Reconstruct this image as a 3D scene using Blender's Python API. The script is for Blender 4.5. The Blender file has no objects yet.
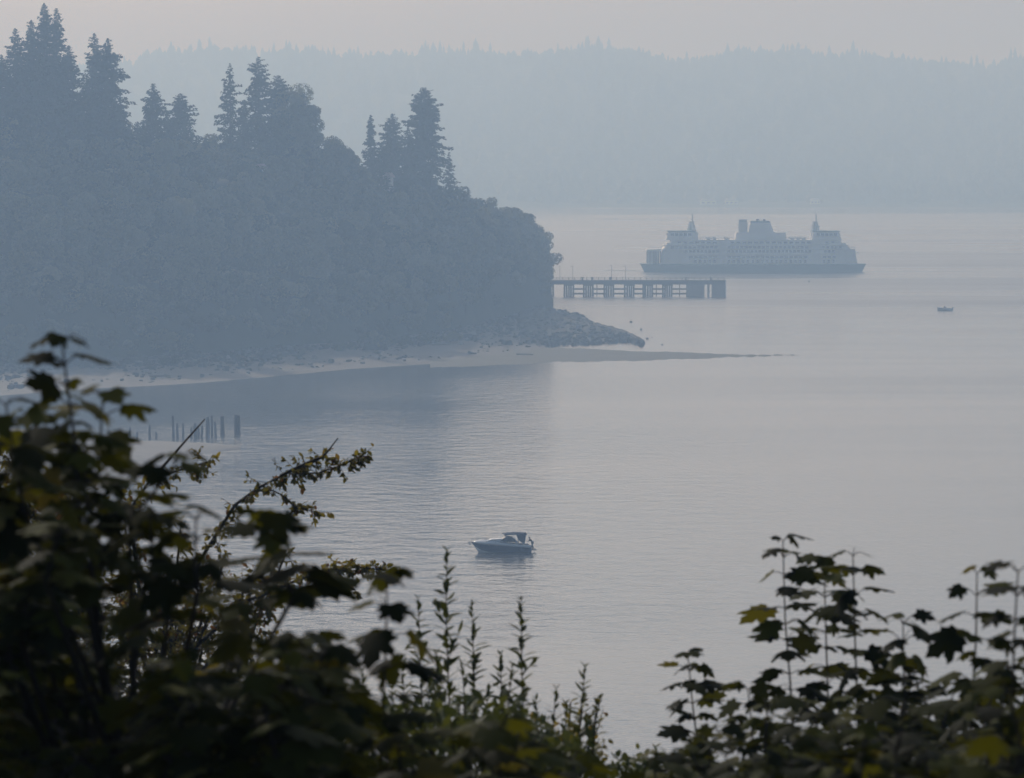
import bpy, math, random
import numpy as np
from mathutils import Vector
R = math.radians
rng = np.random.default_rng(11)
random.seed(11)

# ------------------------------------------------------------------ camera
scn = bpy.context.scene
col = scn.collection
F, HC, YH, W, H = 4000.0, 54.0, 150.0, 1024, 778
PITCH = math.atan((H / 2 - YH) / F)
cam = bpy.data.cameras.new('camera')
cam.sensor_width = 36.0
cam.lens = 36.0 * F / W
cam.clip_start, cam.clip_end = 0.5, 30000
cam.dof.use_dof = True
cam.dof.focus_distance = 900.0
cam.dof.aperture_fstop = 9.5
cam.dof.aperture_blades = 9
camo = bpy.data.objects.new('camera', cam)
camo.location = (0, 0, HC)
camo.rotation_euler = (math.pi / 2 - PITCH, 0, 0)
col.objects.link(camo)
scn.camera = camo

# ------------------------------------------------------------------ world, sun, exposure
SUN_EL, SUN_AZ = R(30.5), R(-24)           # azimuth from +Y towards +X
world = bpy.data.worlds.new('World')
scn.world = world
world.use_nodes = True
wn = world.node_tree
bg = wn.nodes['Background']
sky = wn.nodes.new('ShaderNodeTexSky')
sky.sky_type = 'NISHITA'
sky.sun_disc = False
sky.sun_elevation = SUN_EL
sky.sun_rotation = SUN_AZ
sky.altitude = 0
sky.air_density = 0.6
sky.dust_density = 4.8
sky.ozone_density = 1.0
smoke = wn.nodes.new('ShaderNodeMix'); smoke.data_type = 'RGBA'; smoke.blend_type = 'MULTIPLY'
smoke.inputs['Factor'].default_value = 1.0
smoke.inputs['B'].default_value = (0.84, 0.97, 1.13, 1)        # smoke greys the warm horizon
wn.links.new(sky.outputs[0], smoke.inputs['A'])
wn.links.new(smoke.outputs['Result'], bg.inputs[0])
bg.inputs[1].default_value = 0.11
sl = bpy.data.lights.new('sun', 'SUN')
sl.energy = 2.3
sl.angle = R(0.6)
sl.color = (1.0, 0.95, 0.89)
so = bpy.data.objects.new('sun', sl)
d = Vector((math.sin(SUN_AZ) * math.cos(SUN_EL), math.cos(SUN_AZ) * math.cos(SUN_EL), math.sin(SUN_EL)))
so.rotation_euler = d.to_track_quat('Z', 'Y').to_euler()
so.location = (0, 0, 400)
col.objects.link(so)
vs = scn.view_settings
scn.display_settings.display_device = 'sRGB'
vs.view_transform = 'Standard'
vs.look = 'None'
vs.exposure = -0.52
vs.gamma = 1.0
vs.use_curve_mapping = False
cy = scn.cycles
cy.use_denoising = True
cy.denoiser = 'OPENIMAGEDENOISE'
cy.max_bounces = 8
cy.diffuse_bounces = 2
cy.glossy_bounces = 2
cy.transmission_bounces = 3
cy.transparent_max_bounces = 8
cy.volume_bounces = 3
cy.caustics_reflective = False
cy.caustics_refractive = False
HAZE_DENSITY = 0.00064

# ------------------------------------------------------------------ helpers
CP, SP = math.cos(PITCH), math.sin(PITCH)

def ray(px, py):
    u, v = (px - W / 2) / F, (H / 2 - py) / F
    return np.array([u, CP + v * SP, -SP + v * CP])

def at(px, py, Y):
    "point of a viewing direction at a distance of Y metres out"
    r = ray(px, py)
    return np.array([0, 0, HC]) + r * (Y / r[1])

def ground(px, py, z=0.0):
    r = ray(px, py)
    return np.array([0, 0, HC]) + r * ((z - HC) / r[2])

def lerp_tab(tab, x):
    xs, ys = zip(*tab)
    return float(np.interp(x, xs, ys))

class MB:
    def __init__(self):
        self.v, self.f, self.n, self.att = [], [], 0, []
    def add(self, verts, faces, tint=None):
        verts = np.asarray(verts, float).reshape(-1, 3)
        self.v.append(verts)
        n = self.n
        self.f.extend([tuple(i + n for i in f) for f in faces])
        if tint is not None or self.att:
            self.att.extend([0.5 if tint is None else tint] * len(faces))
        self.n += len(verts)
    def box(self, c, s, rz=0.0, taper=(1, 1)):
        x, y, z = [a / 2 for a in s]
        p = []
        for k, (tx, ty) in ((-1, (1, 1)), (1, taper)):
            for a, b in ((-1, -1), (1, -1), (1, 1), (-1, 1)):
                p.append((a * x * tx, b * y * ty, k * z))
        p = np.array(p)
        if rz:
            cs, sn = math.cos(rz), math.sin(rz)
            p = np.column_stack((p[:, 0] * cs - p[:, 1] * sn, p[:, 0] * sn + p[:, 1] * cs, p[:, 2]))
        self.add(p + np.array(c), [(3, 2, 1, 0), (4, 5, 6, 7), (0, 1, 5, 4), (1, 2, 6, 5), (2, 3, 7, 6), (3, 0, 4, 7)])
        return self
    def box2(self, x0, x1, y0, y1, z0, z1):
        return self.box(((x0 + x1) / 2, (y0 + y1) / 2, (z0 + z1) / 2), (x1 - x0, y1 - y0, z1 - z0))
    def prism_xz(self, prof, y0, y1):
        "profile in x,z extruded along y"
        n = len(prof)
        v = [(x, y0, z) for x, z in prof] + [(x, y1, z) for x, z in prof]
        f = [tuple(range(n)), tuple(range(2 * n - 1, n - 1, -1))]
        f += [(i, i + n, (i + 1) % n + n, (i + 1) % n) for i in range(n)]
        self.add(v, f)
        return self
    def tube(self, pts, radii, seg=6, cap=True):
        pts = [np.array(p, float) for p in pts]
        if not hasattr(radii, '__len__'):
            radii = [radii] * len(pts)
        v, f = [], []
        for i, p in enumerate(pts):
            a = pts[max(i - 1, 0)]; b = pts[min(i + 1, len(pts) - 1)]
            t = b - a; t /= (np.linalg.norm(t) + 1e-9)
            up = np.array([0, 0, 1.0]) if abs(t[2]) < .9 else np.array([0, 1.0, 0])
            s = np.cross(t, up); s /= np.linalg.norm(s); q = np.cross(s, t)
            for k in range(seg):
                an = 2 * math.pi * k / seg
                v.append(p + (s * math.cos(an) + q * math.sin(an)) * radii[i])
        for i in range(len(pts) - 1):
            for k in range(seg):
                k2 = (k + 1) % seg
                f.append((i * seg + k, i * seg + k2, (i + 1) * seg + k2, (i + 1) * seg + k))
        if cap:
            f.append(tuple(range(seg))[::-1])
            f.append(tuple((len(pts) - 1) * seg + k for k in range(seg)))
        self.add(v, f)
        return self
    def mesh(self, name, mat, smooth=False):
        me = bpy.data.meshes.new(name)
        me.from_pydata(np.concatenate(self.v).tolist() if self.v else [], [], self.f)
        if self.att and len(self.att) == len(self.f):
            a = me.attributes.new('tint', 'FLOAT', 'FACE')
            a.data.foreach_set('value', np.array(self.att, 'f'))
        me.materials.append(mat)
        if smooth:
            me.polygons.foreach_set('use_smooth', [True] * len(me.polygons))
        me.update()
        return me
    def build(self, name, mat, parent=None, smooth=False):
        o = bpy.data.objects.new(name, self.mesh(name, mat, smooth))
        col.objects.link(o)
        if parent:
            o.parent = parent
        return o

def tag(o, label=None, cat=None, group=None, kind=None):
    if label: o['label'] = label
    if cat: o['category'] = cat
    if group: o['group'] = group
    if kind: o['kind'] = kind
    return o

def empty(name, loc, rz=0.0, label=None, cat=None, group=None, scale=1.0):
    o = bpy.data.objects.new(name, None)
    o.empty_display_size = 0.3
    col.objects.link(o)
    o.location = loc
    o.rotation_euler = (0, 0, rz)
    o.scale = (scale,) * 3 if not hasattr(scale, '__len__') else scale
    return tag(o, label, cat, group)

def copy_thing(root, loc, rz, label, group, scale):
    r = root.copy(); col.objects.link(r)
    r.location = loc; r.rotation_euler = (0, 0, rz)
    r.scale = (scale,) * 3 if not hasattr(scale, '__len__') else scale
    r['label'] = label
    r['group'] = group
    for ch in root.children:
        c = ch.copy(); col.objects.link(c); c.parent = r
    return r

# ------------------------------------------------------------------ materials
def mat_new(name):
    m = bpy.data.materials.new(name)
    m.use_nodes = True
    nt = m.node_tree
    return m, nt, nt.nodes['Principled BSDF']

def mat_plain(name, c, rough=0.6, spec=0.4, var=0.25, scale=3.0, bump=0.0, metal=0.0):
    m, nt, b = mat_new(name)
    tc = nt.nodes.new('ShaderNodeTexCoord')
    no = nt.nodes.new('ShaderNodeTexNoise'); no.inputs['Scale'].default_value = scale; no.inputs['Detail'].default_value = 5
    nt.links.new(tc.outputs['Object'], no.inputs['Vector'])
    mx = nt.nodes.new('ShaderNodeMix'); mx.data_type = 'RGBA'
    mx.inputs['A'].default_value = (*[x * (1 - var) for x in c], 1)
    mx.inputs['B'].default_value = (*[min(1, x * (1 + var)) for x in c], 1)
    nt.links.new(no.outputs['Fac'], mx.inputs['Factor'])
    nt.links.new(mx.outputs['Result'], b.inputs['Base Color'])
    b.inputs['Roughness'].default_value = rough
    b.inputs['Specular IOR Level'].default_value = spec
    b.inputs['Metallic'].default_value = metal
    if bump:
        bp = nt.nodes.new('ShaderNodeBump'); bp.inputs['Distance'].default_value = bump
        nt.links.new(no.outputs['Fac'], bp.inputs['Height'])
        nt.links.new(bp.outputs['Normal'], b.inputs['Normal'])
    return m

def mat_foliage(name, c1, c2, transl=0.2, rough=0.6, c3=None, spec=0.35, mix=0.35):
    "leaf colour varies by leaf (attribute tint), by plant (object random) and by noise"
    m, nt, b = mat_new(name)
    at_ = nt.nodes.new('ShaderNodeAttribute'); at_.attribute_name = 'tint'
    oi = nt.nodes.new('ShaderNodeObjectInfo')
    ad = nt.nodes.new('ShaderNodeMath'); ad.operation = 'MULTIPLY_ADD'
    ad.inputs[1].default_value = mix
    nt.links.new(oi.outputs['Random'], ad.inputs[0])
    nt.links.new(at_.outputs['Fac'], ad.inputs[2])
    sb = nt.nodes.new('ShaderNodeMath'); sb.operation = 'SUBTRACT'; sb.inputs[1].default_value = mix / 2
    nt.links.new(ad.outputs[0], sb.inputs[0])
    cr = nt.nodes.new('ShaderNodeValToRGB')
    cr.color_ramp.elements[0].color = (*c1, 1)
    cr.color_ramp.elements[1].color = (*c2, 1)
    cr.color_ramp.elements[1].position = 0.8 if c3 else 1.0
    if c3:
        e = cr.color_ramp.elements.new(0.97); e.color = (*c3, 1)
    nt.links.new(sb.outputs[0], cr.inputs[0])
    nt.links.new(cr.outputs[0], b.inputs['Base Color'])
    b.inputs['Roughness'].default_value = rough
    b.inputs['Specular IOR Level'].default_value = spec
    if transl:
        tr = nt.nodes.new('ShaderNodeBsdfTranslucent')
        br = nt.nodes.new('ShaderNodeMix'); br.data_type = 'RGBA'; br.blend_type = 'MULTIPLY'; br.inputs[0].default_value = 1.0
        br.inputs['B'].default_value = (1.6, 1.35, 0.5, 1)
        nt.links.new(cr.outputs[0], br.inputs['A'])
        nt.links.new(br.outputs['Result'], tr.inputs['Color'])
        ms = nt.nodes.new('ShaderNodeMixShader'); ms.inputs[0].default_value = transl
        nt.links.new(b.outputs[0], ms.inputs[1]); nt.links.new(tr.outputs[0], ms.inputs[2])
        nt.links.new(ms.outputs[0], nt.nodes['Material Output'].inputs['Surface'])
    return m

M = {}
M['bark'] = mat_plain('bark', (0.06, 0.048, 0.038), 0.9, 0.2, 0.4, 8, 0.02)
M['twig'] = mat_plain('twig', (0.035, 0.028, 0.022), 0.8, 0.2, 0.4, 40)
M['conifer'] = mat_foliage('conifer_needles', (0.018, 0.030, 0.018), (0.040, 0.055, 0.028), 0.0, 0.8)
M['broad'] = mat_foliage('broad_leaves', (0.018, 0.030, 0.014), (0.15, 0.155, 0.075), 0.35, 0.7, mix=1.0)
M['maple'] = mat_foliage('maple_leaves', (0.005, 0.009, 0.003), (0.078, 0.086, 0.013), 0.36, 0.7, (0.13, 0.115, 0.035), 0.05, 0.12)  # dark to bright range also imitates shaded leaves and sunlit highlights
M['fine'] = mat_foliage('small_leaves', (0.05, 0.055, 0.014), (0.17, 0.155, 0.04), 0.5, 0.55, (0.13, 0.065, 0.03), 0.2)
M['shoot'] = mat_foliage('shoot_leaves', (0.03, 0.046, 0.016), (0.10, 0.12, 0.04), 0.3, 0.6, None, 0.2)
M['white'] = mat_plain('white_paint', (0.84, 0.84, 0.82), 0.5, 0.4, 0.05, 0.6)
M['cream'] = mat_plain('cream_paint', (0.62, 0.60, 0.54), 0.5, 0.4, 0.05, 0.6)
M['green_paint'] = mat_plain('green_paint', (0.02, 0.10, 0.065), 0.5, 0.4, 0.1, 0.5)
M['painted_shade'] = mat_plain('painted_interior_shade', (0.035, 0.04, 0.045), 0.8, 0.2, 0.2, 0.5)  # flat dark colour standing in for shade inside the ferry
M['glass'] = mat_plain('dark_glass', (0.02, 0.03, 0.04), 0.08, 0.6, 0.2, 0.5)
M['ferry_glass'] = mat_plain('hazy_window_glass', (0.17, 0.19, 0.20), 0.4, 0.5, 0.2, 0.5)
M['mid_grey'] = mat_plain('grey_hull_paint', (0.5, 0.5, 0.5), 0.4, 0.4, 0.1, 1)
M['black'] = mat_plain('black_paint', (0.02, 0.02, 0.022), 0.5, 0.4, 0.2, 2)
M['grey_metal'] = mat_plain('grey_metal', (0.30, 0.31, 0.32), 0.4, 0.5, 0.15, 2, 0, 0.4)
M['navy'] = mat_plain('navy_gelcoat', (0.008, 0.022, 0.075), 0.35, 0.3, 0.1, 1)
M['navy_canvas'] = mat_plain('navy_canvas', (0.015, 0.03, 0.07), 0.85, 0.2, 0.2, 6)
M['gel'] = mat_plain('white_gelcoat', (0.78, 0.79, 0.78), 0.25, 0.5, 0.03, 1)
M['teal'] = mat_plain('teal_paint', (0.02, 0.16, 0.20), 0.4, 0.4, 0.15, 2)
M['blue'] = mat_plain('blue_paint', (0.02, 0.05, 0.25), 0.5, 0.4, 0.15, 2)
M['timber'] = mat_plain('wet_timber', (0.03, 0.027, 0.025), 0.85, 0.3, 0.45, 2.5, 0.03)
M['creosote'] = mat_plain('creosote_timber', (0.05, 0.045, 0.042), 0.85, 0.3, 0.4, 1.2, 0.02)
M['drift'] = mat_plain('bleached_driftwood', (0.20, 0.185, 0.165), 0.85, 0.2, 0.25, 3, 0.02)
M['rock'] = mat_plain('grey_rock', (0.075, 0.075, 0.07), 0.9, 0.2, 0.5, 0.9, 0.08)
M['pale_rock'] = mat_plain('pale_rock', (0.30, 0.29, 0.27), 0.85, 0.2, 0.2, 1.5, 0.05)
M['roof'] = mat_plain('faded_red_roof', (0.50, 0.36, 0.34), 0.75, 0.3, 0.2, 1.5)
M['skin'] = mat_plain('skin', (0.36, 0.21, 0.15), 0.6, 0.3, 0.08, 6)
M['cloth'] = mat_plain('dark_cloth', (0.025, 0.027, 0.035), 0.9, 0.1, 0.2, 10)
M['hair'] = mat_plain('dark_hair', (0.025, 0.018, 0.013), 0.7, 0.2, 0.2, 10)
M['foam'] = mat_plain('foam', (0.7, 0.72, 0.72), 0.8, 0.2, 0.1, 1)
M['soil'] = mat_plain('forest_floor', (0.05, 0.055, 0.03), 0.95, 0.1, 0.5, 0.2, 0.3)
M['farhill'] = mat_plain('far_hill_cover', (0.035, 0.055, 0.03), 0.95, 0.1, 0.5, 0.01)

def mat_beach():
    m, nt, b = mat_new('beach_sand_and_shingle')
    tc = nt.nodes.new('ShaderNodeTexCoord')
    no = nt.nodes.new('ShaderNodeTexNoise'); no.inputs['Scale'].default_value = 0.35; no.inputs['Detail'].default_value = 8
    n2 = nt.nodes.new('ShaderNodeTexNoise'); n2.inputs['Scale'].default_value = 0.03; n2.inputs['Detail'].default_value = 3
    nt.links.new(tc.outputs['Object'], no.inputs['Vector']); nt.links.new(tc.outputs['Object'], n2.inputs['Vector'])
    cr = nt.nodes.new('ShaderNodeValToRGB')
    cr.color_ramp.elements[0].color = (0.04, 0.04, 0.036, 1); cr.color_ramp.elements[0].position = 0.3
    cr.color_ramp.elements[1].color = (0.115, 0.105, 0.095, 1); cr.color_ramp.elements[1].position = 0.68  # mostly dark tints, a few bright ones painted as sunlit leaves
    mx = nt.nodes.new('ShaderNodeMath'); mx.operation = 'MULTIPLY_ADD'; mx.inputs[1].default_value = 0.5
    nt.links.new(n2.outputs['Fac'], mx.inputs[0])
    h = nt.nodes.new('ShaderNodeMath'); h.operation = 'MULTIPLY'; h.inputs[1].default_value = 0.5
    nt.links.new(no.outputs['Fac'], h.inputs[0]); nt.links.new(h.outputs[0], mx.inputs[2])
    nt.links.new(mx.outputs[0], cr.inputs[0]); nt.links.new(cr.outputs[0], b.inputs['Base Color'])
    b.inputs['Roughness'].default_value = 0.75
    bp = nt.nodes.new('ShaderNodeBump'); bp.inputs['Distance'].default_value = 0.15
    nt.links.new(no.outputs['Fac'], bp.inputs['Height']); nt.links.new(bp.outputs['Normal'], b.inputs['Normal'])
    return m
M['beach'] = mat_beach()
M['wet_sand'] = mat_plain('wet_tidal_sand', (0.085, 0.09, 0.07), 0.75, 0.3, 0.35, 0.08, 0.05)

def mat_water():
    m, nt, b = mat_new('sea_water')
    L = nt.links.new
    tc = nt.nodes.new('ShaderNodeTexCoord')
    def noise(scale, stretch, detail, rough=0.5):
        mp = nt.nodes.new('ShaderNodeMapping'); mp.inputs['Scale'].default_value = (scale * stretch, scale, scale)
        mp.inputs['Rotation'].default_value = (0, 0, R(9))
        L(tc.outputs['Object'], mp.inputs['Vector'])
        n = nt.nodes.new('ShaderNodeTexNoise'); n.inputs['Scale'].default_value = 1.0
        n.inputs['Detail'].default_value = detail; n.inputs['Roughness'].default_value = rough
        L(mp.outputs[0], n.inputs['Vector'])
        return n.outputs['Fac']
    waves = noise(0.20, 1.0, 4.0, 0.65)          # wind ripples, about 6 m apart with finer ones on them
    slick = noise(0.011, 0.16, 3.0)              # broad calm lanes
    sr = nt.nodes.new('ShaderNodeMapRange')
    sr.inputs['From Min'].default_value = 0.38; sr.inputs['From Max'].default_value = 0.62
    sr.inputs['To Min'].default_value = 0.09; sr.inputs['To Max'].default_value = 0.19
    L(slick, sr.inputs['Value'])
    # the sheltered cove on the left is rippled, the open sound calmer
    sp = nt.nodes.new('ShaderNodeSeparateXYZ'); L(tc.outputs['Object'], sp.inputs[0])
    xr = nt.nodes.new('ShaderNodeMapRange'); xr.interpolation_type = 'SMOOTHSTEP'
    xr.inputs['From Min'].default_value = -40; xr.inputs['From Max'].default_value = 70
    xr.inputs['To Min'].default_value = 2.2; xr.inputs['To Max'].default_value = 0.32
    L(sp.outputs['X'], xr.inputs['Value'])
    mu = nt.nodes.new('ShaderNodeMath'); mu.operation = 'MULTIPLY'
    L(sr.outputs[0], mu.inputs[0]); 
    ry = nt.nodes.new('ShaderNodeMapRange')
    ry.inputs['From Min'].default_value = 960; ry.inputs['From Max'].default_value = 540
    ry.inputs['To Min'].default_value = 0.8; ry.inputs['To Max'].default_value = 1.35
    L(sp.outputs['Y'], ry.inputs['Value'])
    m2 = nt.nodes.new('ShaderNodeMath'); m2.operation = 'MULTIPLY'
    L(xr.outputs[0], m2.inputs[0]); L(ry.outputs[0], m2.inputs[1]); L(m2.outputs[0], mu.inputs[1])
    bp = nt.nodes.new('ShaderNodeBump')
    L(waves, bp.inputs['Height']); L(mu.outputs[0], bp.inputs['Distance'])
    L(bp.outputs['Normal'], b.inputs['Normal'])
    b.inputs['Base Color'].default_value = (0.12, 0.125, 0.125, 1)
    # beyond the shelter of the point the sound is wind roughened
    rf = nt.nodes.new('ShaderNodeMapRange'); rf.interpolation_type = 'SMOOTHSTEP'
    rf.inputs['From Min'].default_value = 1120; rf.inputs['From Max'].default_value = 1480
    rf.inputs['To Min'].default_value = 0.09; rf.inputs['To Max'].default_value = 0.30
    L(sp.outputs['Y'], rf.inputs['Value'])
    rg = nt.nodes.new('ShaderNodeMapRange'); rg.interpolation_type = 'SMOOTHSTEP'
    rg.inputs['From Min'].default_value = 2300; rg.inputs['From Max'].default_value = 3750
    rg.inputs['To Min'].default_value = 0.30; rg.inputs['To Max'].default_value = 0.12
    L(sp.outputs['Y'], rg.inputs['Value'])
    mn = nt.nodes.new('ShaderNodeMath'); mn.operation = 'MINIMUM'
    L(rf.outputs[0], mn.inputs[0]); L(rg.outputs[0], mn.inputs[1]); 
    ln = nt.nodes.new('ShaderNodeMapRange')             # current lines: lanes of smoother and rougher water
    ln.inputs['From Min'].default_value = 0.4; ln.inputs['From Max'].default_value = 0.62
    ln.inputs['To Min'].default_value = -0.05; ln.inputs['To Max'].default_value = 0.09
    L(slick, ln.inputs['Value'])
    sm = nt.nodes.new('ShaderNodeMath'); sm.operation = 'ADD'; sm.use_clamp = True
    lx = nt.nodes.new('ShaderNodeMapRange'); lx.interpolation_type = 'SMOOTHSTEP'     # none in the lee of the headland
    lx.inputs['From Min'].default_value = 20; lx.inputs['From Max'].default_value = 90
    L(sp.outputs['X'], lx.inputs['Value'])
    lm = nt.nodes.new('ShaderNodeMath'); lm.operation = 'MULTIPLY'
    L(ln.outputs[0], lm.inputs[0]); L(lx.outputs[0], lm.inputs[1])
    L(mn.outputs[0], sm.inputs[0]); L(lm.outputs[0], sm.inputs[1]); L(sm.outputs[0], b.inputs['Roughness'])
    b.inputs['IOR'].default_value = 1.55
    return m
M['water'] = mat_water()

# ------------------------------------------------------------------ haze
def build_haze():
    mb = MB().box2(-2700, 2700, -260, 8200, -6.0, 232)
    m = bpy.data.materials.new('smoky_air'); m.use_nodes = True
    nt = m.node_tree; nt.nodes.remove(nt.nodes['Principled BSDF'])
    v = nt.nodes.new('ShaderNodeVolumePrincipled')
    v.inputs['Color'].default_value = (0.48, 0.70, 1.0, 1)
    v.inputs['Absorption Color'].default_value = (1, 1, 1, 1)
    v.inputs['Density'].default_value = HAZE_DENSITY
    v.inputs['Anisotropy'].default_value = 0.25
    nt.links.new(v.outputs[0], nt.nodes['Material Output'].inputs['Volume'])
    m.cycles.homogeneous_volume = True
    o = mb.build('haze', m)
    o['kind'] = 'stuff'
    o['label'] = 'pale smoky haze hanging over the whole sound'
    o['category'] = 'haze'
build_haze()

# ------------------------------------------------------------------ setting: water, ground, headland, far hills
def sheet(name, rows, mat, smooth=True):
    "rows: list of equally long lists of points"
    mb = MB(); n = len(rows[0])
    v = [p for r in rows for p in r]
    f = [(i * n + j, i * n + j + 1, (i + 1) * n + j + 1, (i + 1) * n + j) for i in range(len(rows) - 1) for j in range(n - 1)]
    mb.add(v, f)
    o = mb.build(name, mat, smooth=smooth)
    o['kind'] = 'structure'
    # make sure it faces up
    me = o.data
    if sum(p.normal.z for p in me.polygons) < 0:
        me.flip_normals()
    return o

sheet('water', [[(x, y, 0) for x in (-2650, 2650)] for y in (-200, 8100)], M['water'])

def bluff_z(y):
    return float(np.interp(y, [-260, -5, 3, 60, 110, 150], [56, 52.6, 51.6, 37, 12, -2]))
rows = []
for y in list(range(-190, 150, 6)):
    rows.append([(x, y, bluff_z(y) + (0.5 * math.sin(x * .3 + y * .21) if abs(x) > 8 or y > 6 else 0)) for x in range(-160, 161, 8)])
sheet('bluff_ground', rows, M['soil'])

# shore profile of the headland, by bearing (given as picture column)
WATERLINE = [(-300, 404), (0, 398), (60, 393), (100, 390), (150, 388), (200, 385), (280, 378), (350, 371), (420, 367), (480, 366), (530, 363), (560, 361)]
TOE = [(-300, 366), (0, 362), (100, 358), (200, 352), (280, 345), (370, 339), (450, 329), (530, 309), (548, 303), (560, 303)]
CANOPY = [(-300, 95), (0, 108), (100, 128), (200, 142), (250, 152), (330, 155), (360, 172), (400, 188), (460, 193), (500, 201), (530, 219), (548, 238), (556, 250)]

def D_of(y, z=0.0):
    return (HC - z) * F / (y - YH)
def toeD(px): return D_of(lerp_tab(TOE, px), 2.5)
def crestD(px): return toeD(px) + lerp_tab([(-300, 85), (380, 80), (500, 50), (548, 26), (600, 20)], px)
def crestZ(px):
    D = crestD(px)
    return max(HC + (YH - lerp_tab(CANOPY, px)) * D / F - 10.5, 3.0)
def X_of(px, D): return (px - W / 2) / F * D
def headland_z(px, D):
    t = (D - toeD(px)) / (crestD(px) - toeD(px))
    end = lerp_tab([(538, 1), (556, 0.02)], px)
    zc = crestZ(px)
    if t <= 0: return 2.5 * end + 2.6 * t
    if t <= 1: return (2.5 + (zc - 2.5) * (t ** 0.8)) * end
    return max(-2, (zc + 3 * min(t - 1, 1) - max(0, (t - 3.0)) * 18)) * end
rows = []
for px in list(range(-300, 530, 8)) + list(range(530, 557, 3)):
    r = []
    D0, D1 = toeD(px), crestD(px)
    for k in range(34):
        t = -0.04 + k / 33 * 5.0 if k > 14 else -0.04 + k * 0.08
        D = D0 + (D1 - D0) * (t if k <= 14 else 1.08 + (k - 14) * 0.22)
        z = headland_z(px, D)
        if 0.05 < (D - D0) / (D1 - D0): z += rng.normal(0, 0.5) * (px < 540)
        if px > 553: z = -1.0
        r.append((X_of(px, D), D, z))
    rows.append(r)
sheet('headland', rows, M['soil'])

# beach below the trees: shingle at the top, sand down to the water
rows = []
for px in range(-300, 546, 5):
    r = []
    Dw, Dt = D_of(lerp_tab(WATERLINE, px)), toeD(px) + 4
    for k in range(12):
        t = k / 11
        D = Dw - 4 + (Dt - Dw + 4) * t
        z = -0.25 + 0.28 * min(1, t * 8) + 2.6 * max(0, t - 0.1) ** 1.3 + (rng.normal(0, 0.14) if 2 < k < 11 else 0)
        if px > 470: z *= lerp_tab([(470, 1), (566, 0.75)], px)
        r.append((X_of(px, D), D, z))
    rows.append(r)
sheet('beach', rows, M['beach'])

# rocky point running out beyond the trees
SPIT = [(520, 349, 305), (548, 346.5, 308.5), (560, 346, 311), (582, 345, 315), (592, 344.5, 321), (606, 343.5, 325), (622, 342.5, 329), (634, 341.5, 334.5), (643, 340.8, 339.6)]
rows = []
for px in np.arange(520, 643.1, 2.5):
    n_, b_ = lerp_tab([(a, b) for a, b, c in SPIT], px), lerp_tab([(a, c) for a, b, c in SPIT], px)
    hgt = lerp_tab([(520, 2.9), (560, 2.7), (584, 2.4), (592, 1.7), (620, 1.3), (643, 0.3)], px)
    Dn, Db = D_of(n_), D_of(b_, hgt * 0.85)
    r = []
    for k in range(22):
        t = k / 21
        D = Dn + (Db - Dn) * t
        z = -0.3 + (hgt + 0.3) * min(1, (t * 1.25) ** 0.6) + (rng.normal(0, 0.16) if 0 < k < 21 else 0)
        if k == 21: z = -0.4
        r.append((X_of(px, D), D if k < 21 else Db + 4, z))
    rows.append(r)
sheet('rocky_point', rows, M['rock'], smooth=False)

# low tidal sand spit
BAR = [(430, 368, 358), (480, 366.5, 350), (520, 365, 346.5), (560, 362.5, 347), (600, 362, 349), (640, 361, 350.6), (700, 359.2, 352.3), (750, 357.0, 354.2), (775, 356.2, 354.6), (800, 355.3, 355.0)]
rows = []
for px in np.arange(430, 800.1, 2.5):
    n_, b_ = lerp_tab([(a, b) for a, b, c in BAR], px), lerp_tab([(a, c) for a, b, c in BAR], px)
    n_ += math.sin(px * .11) * .4 + math.sin(px * .37) * .2 + rng.normal(0, .08); b_ += math.sin(px * .07 + 1) * .35 + math.sin(px * .29) * .2 + rng.normal(0, .08)
    Dn, Db = D_of(n_), D_of(b_)
    sink = max(0, (px - 640) / 150) * .30 * (.55 + .3 * math.sin(px * .45) + .25 * math.sin(px * 1.13 + 1))
    rows.append([(X_of(px, Dn + (Db - Dn) * t), Dn + (Db - Dn) * t, z - sink + rng.normal(0, .02)) for t, z in ((0, -.05), (.12, .10), (.4, .24), (.7, .22), (.9, .1), (1, -.05))])
sheet('sand_spit', rows, M['wet_sand'])

# near sand flat on the left behind the foliage
NB_TOP = [(-300, 418), (0, 424), (60, 430), (120, 438.5), (160, 440.5), (205, 443), (240, 447)]
NB_BOT = [(-300, 640), (0, 600), (60, 550), (100, 510), (140, 478), (180, 458), (240, 449.5)]
rows = []
for px in np.arange(-300, 240.1, 12):
    D0, D1 = D_of(lerp_tab(NB_BOT, px)), D_of(lerp_tab(NB_TOP, px))
    rows.append([(X_of(px, D0 + (D1 - D0) * t), D0 + (D1 - D0) * t, z) for t, z in ((0, -.08), (.1, .15), (.35, .4), (.65, .4), (.9, .18), (1, -.08))])
sheet('sand_flat', rows, M['beach'])

# far shore hills
SKYL = [(-500, 70), (-200, 62), (60, 62), (130, 54), (180, 46), (215, 43), (240, 44), (262, 49), (290, 44), (310, 45), (335, 51), (380, 47), (440, 46), (500, 49), (560, 45), (620, 44), (645, 47), (680, 53), (700, 53), (725, 49), (760, 48), (795, 44), (850, 50), (900, 54), (940, 56), (985, 59), (1010, 57), (1030, 55), (1300, 62), (1600, 70)]
FS, FC = 3790.0, 5500.0
def far_z(px, D):
    zc = HC + (YH - lerp_tab(SKYL, px)) * FC / F - 20
    t = (D - FS) / (FC - FS)
    wob = 6 * math.sin(px * .021 + D * .004) + 5 * math.sin(px * .043 - D * .007)
    if t < 0: return -2.0
    s = 0.35 * t + 0.65 * (t * t * (3 - 2 * t)) if t < 1 else 1 - (t - 1) * 0.6
    return 1.5 + s * (zc - 1.5) + wob * 4 * t * (1 - min(t, 1)) * .9
rows = []
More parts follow.
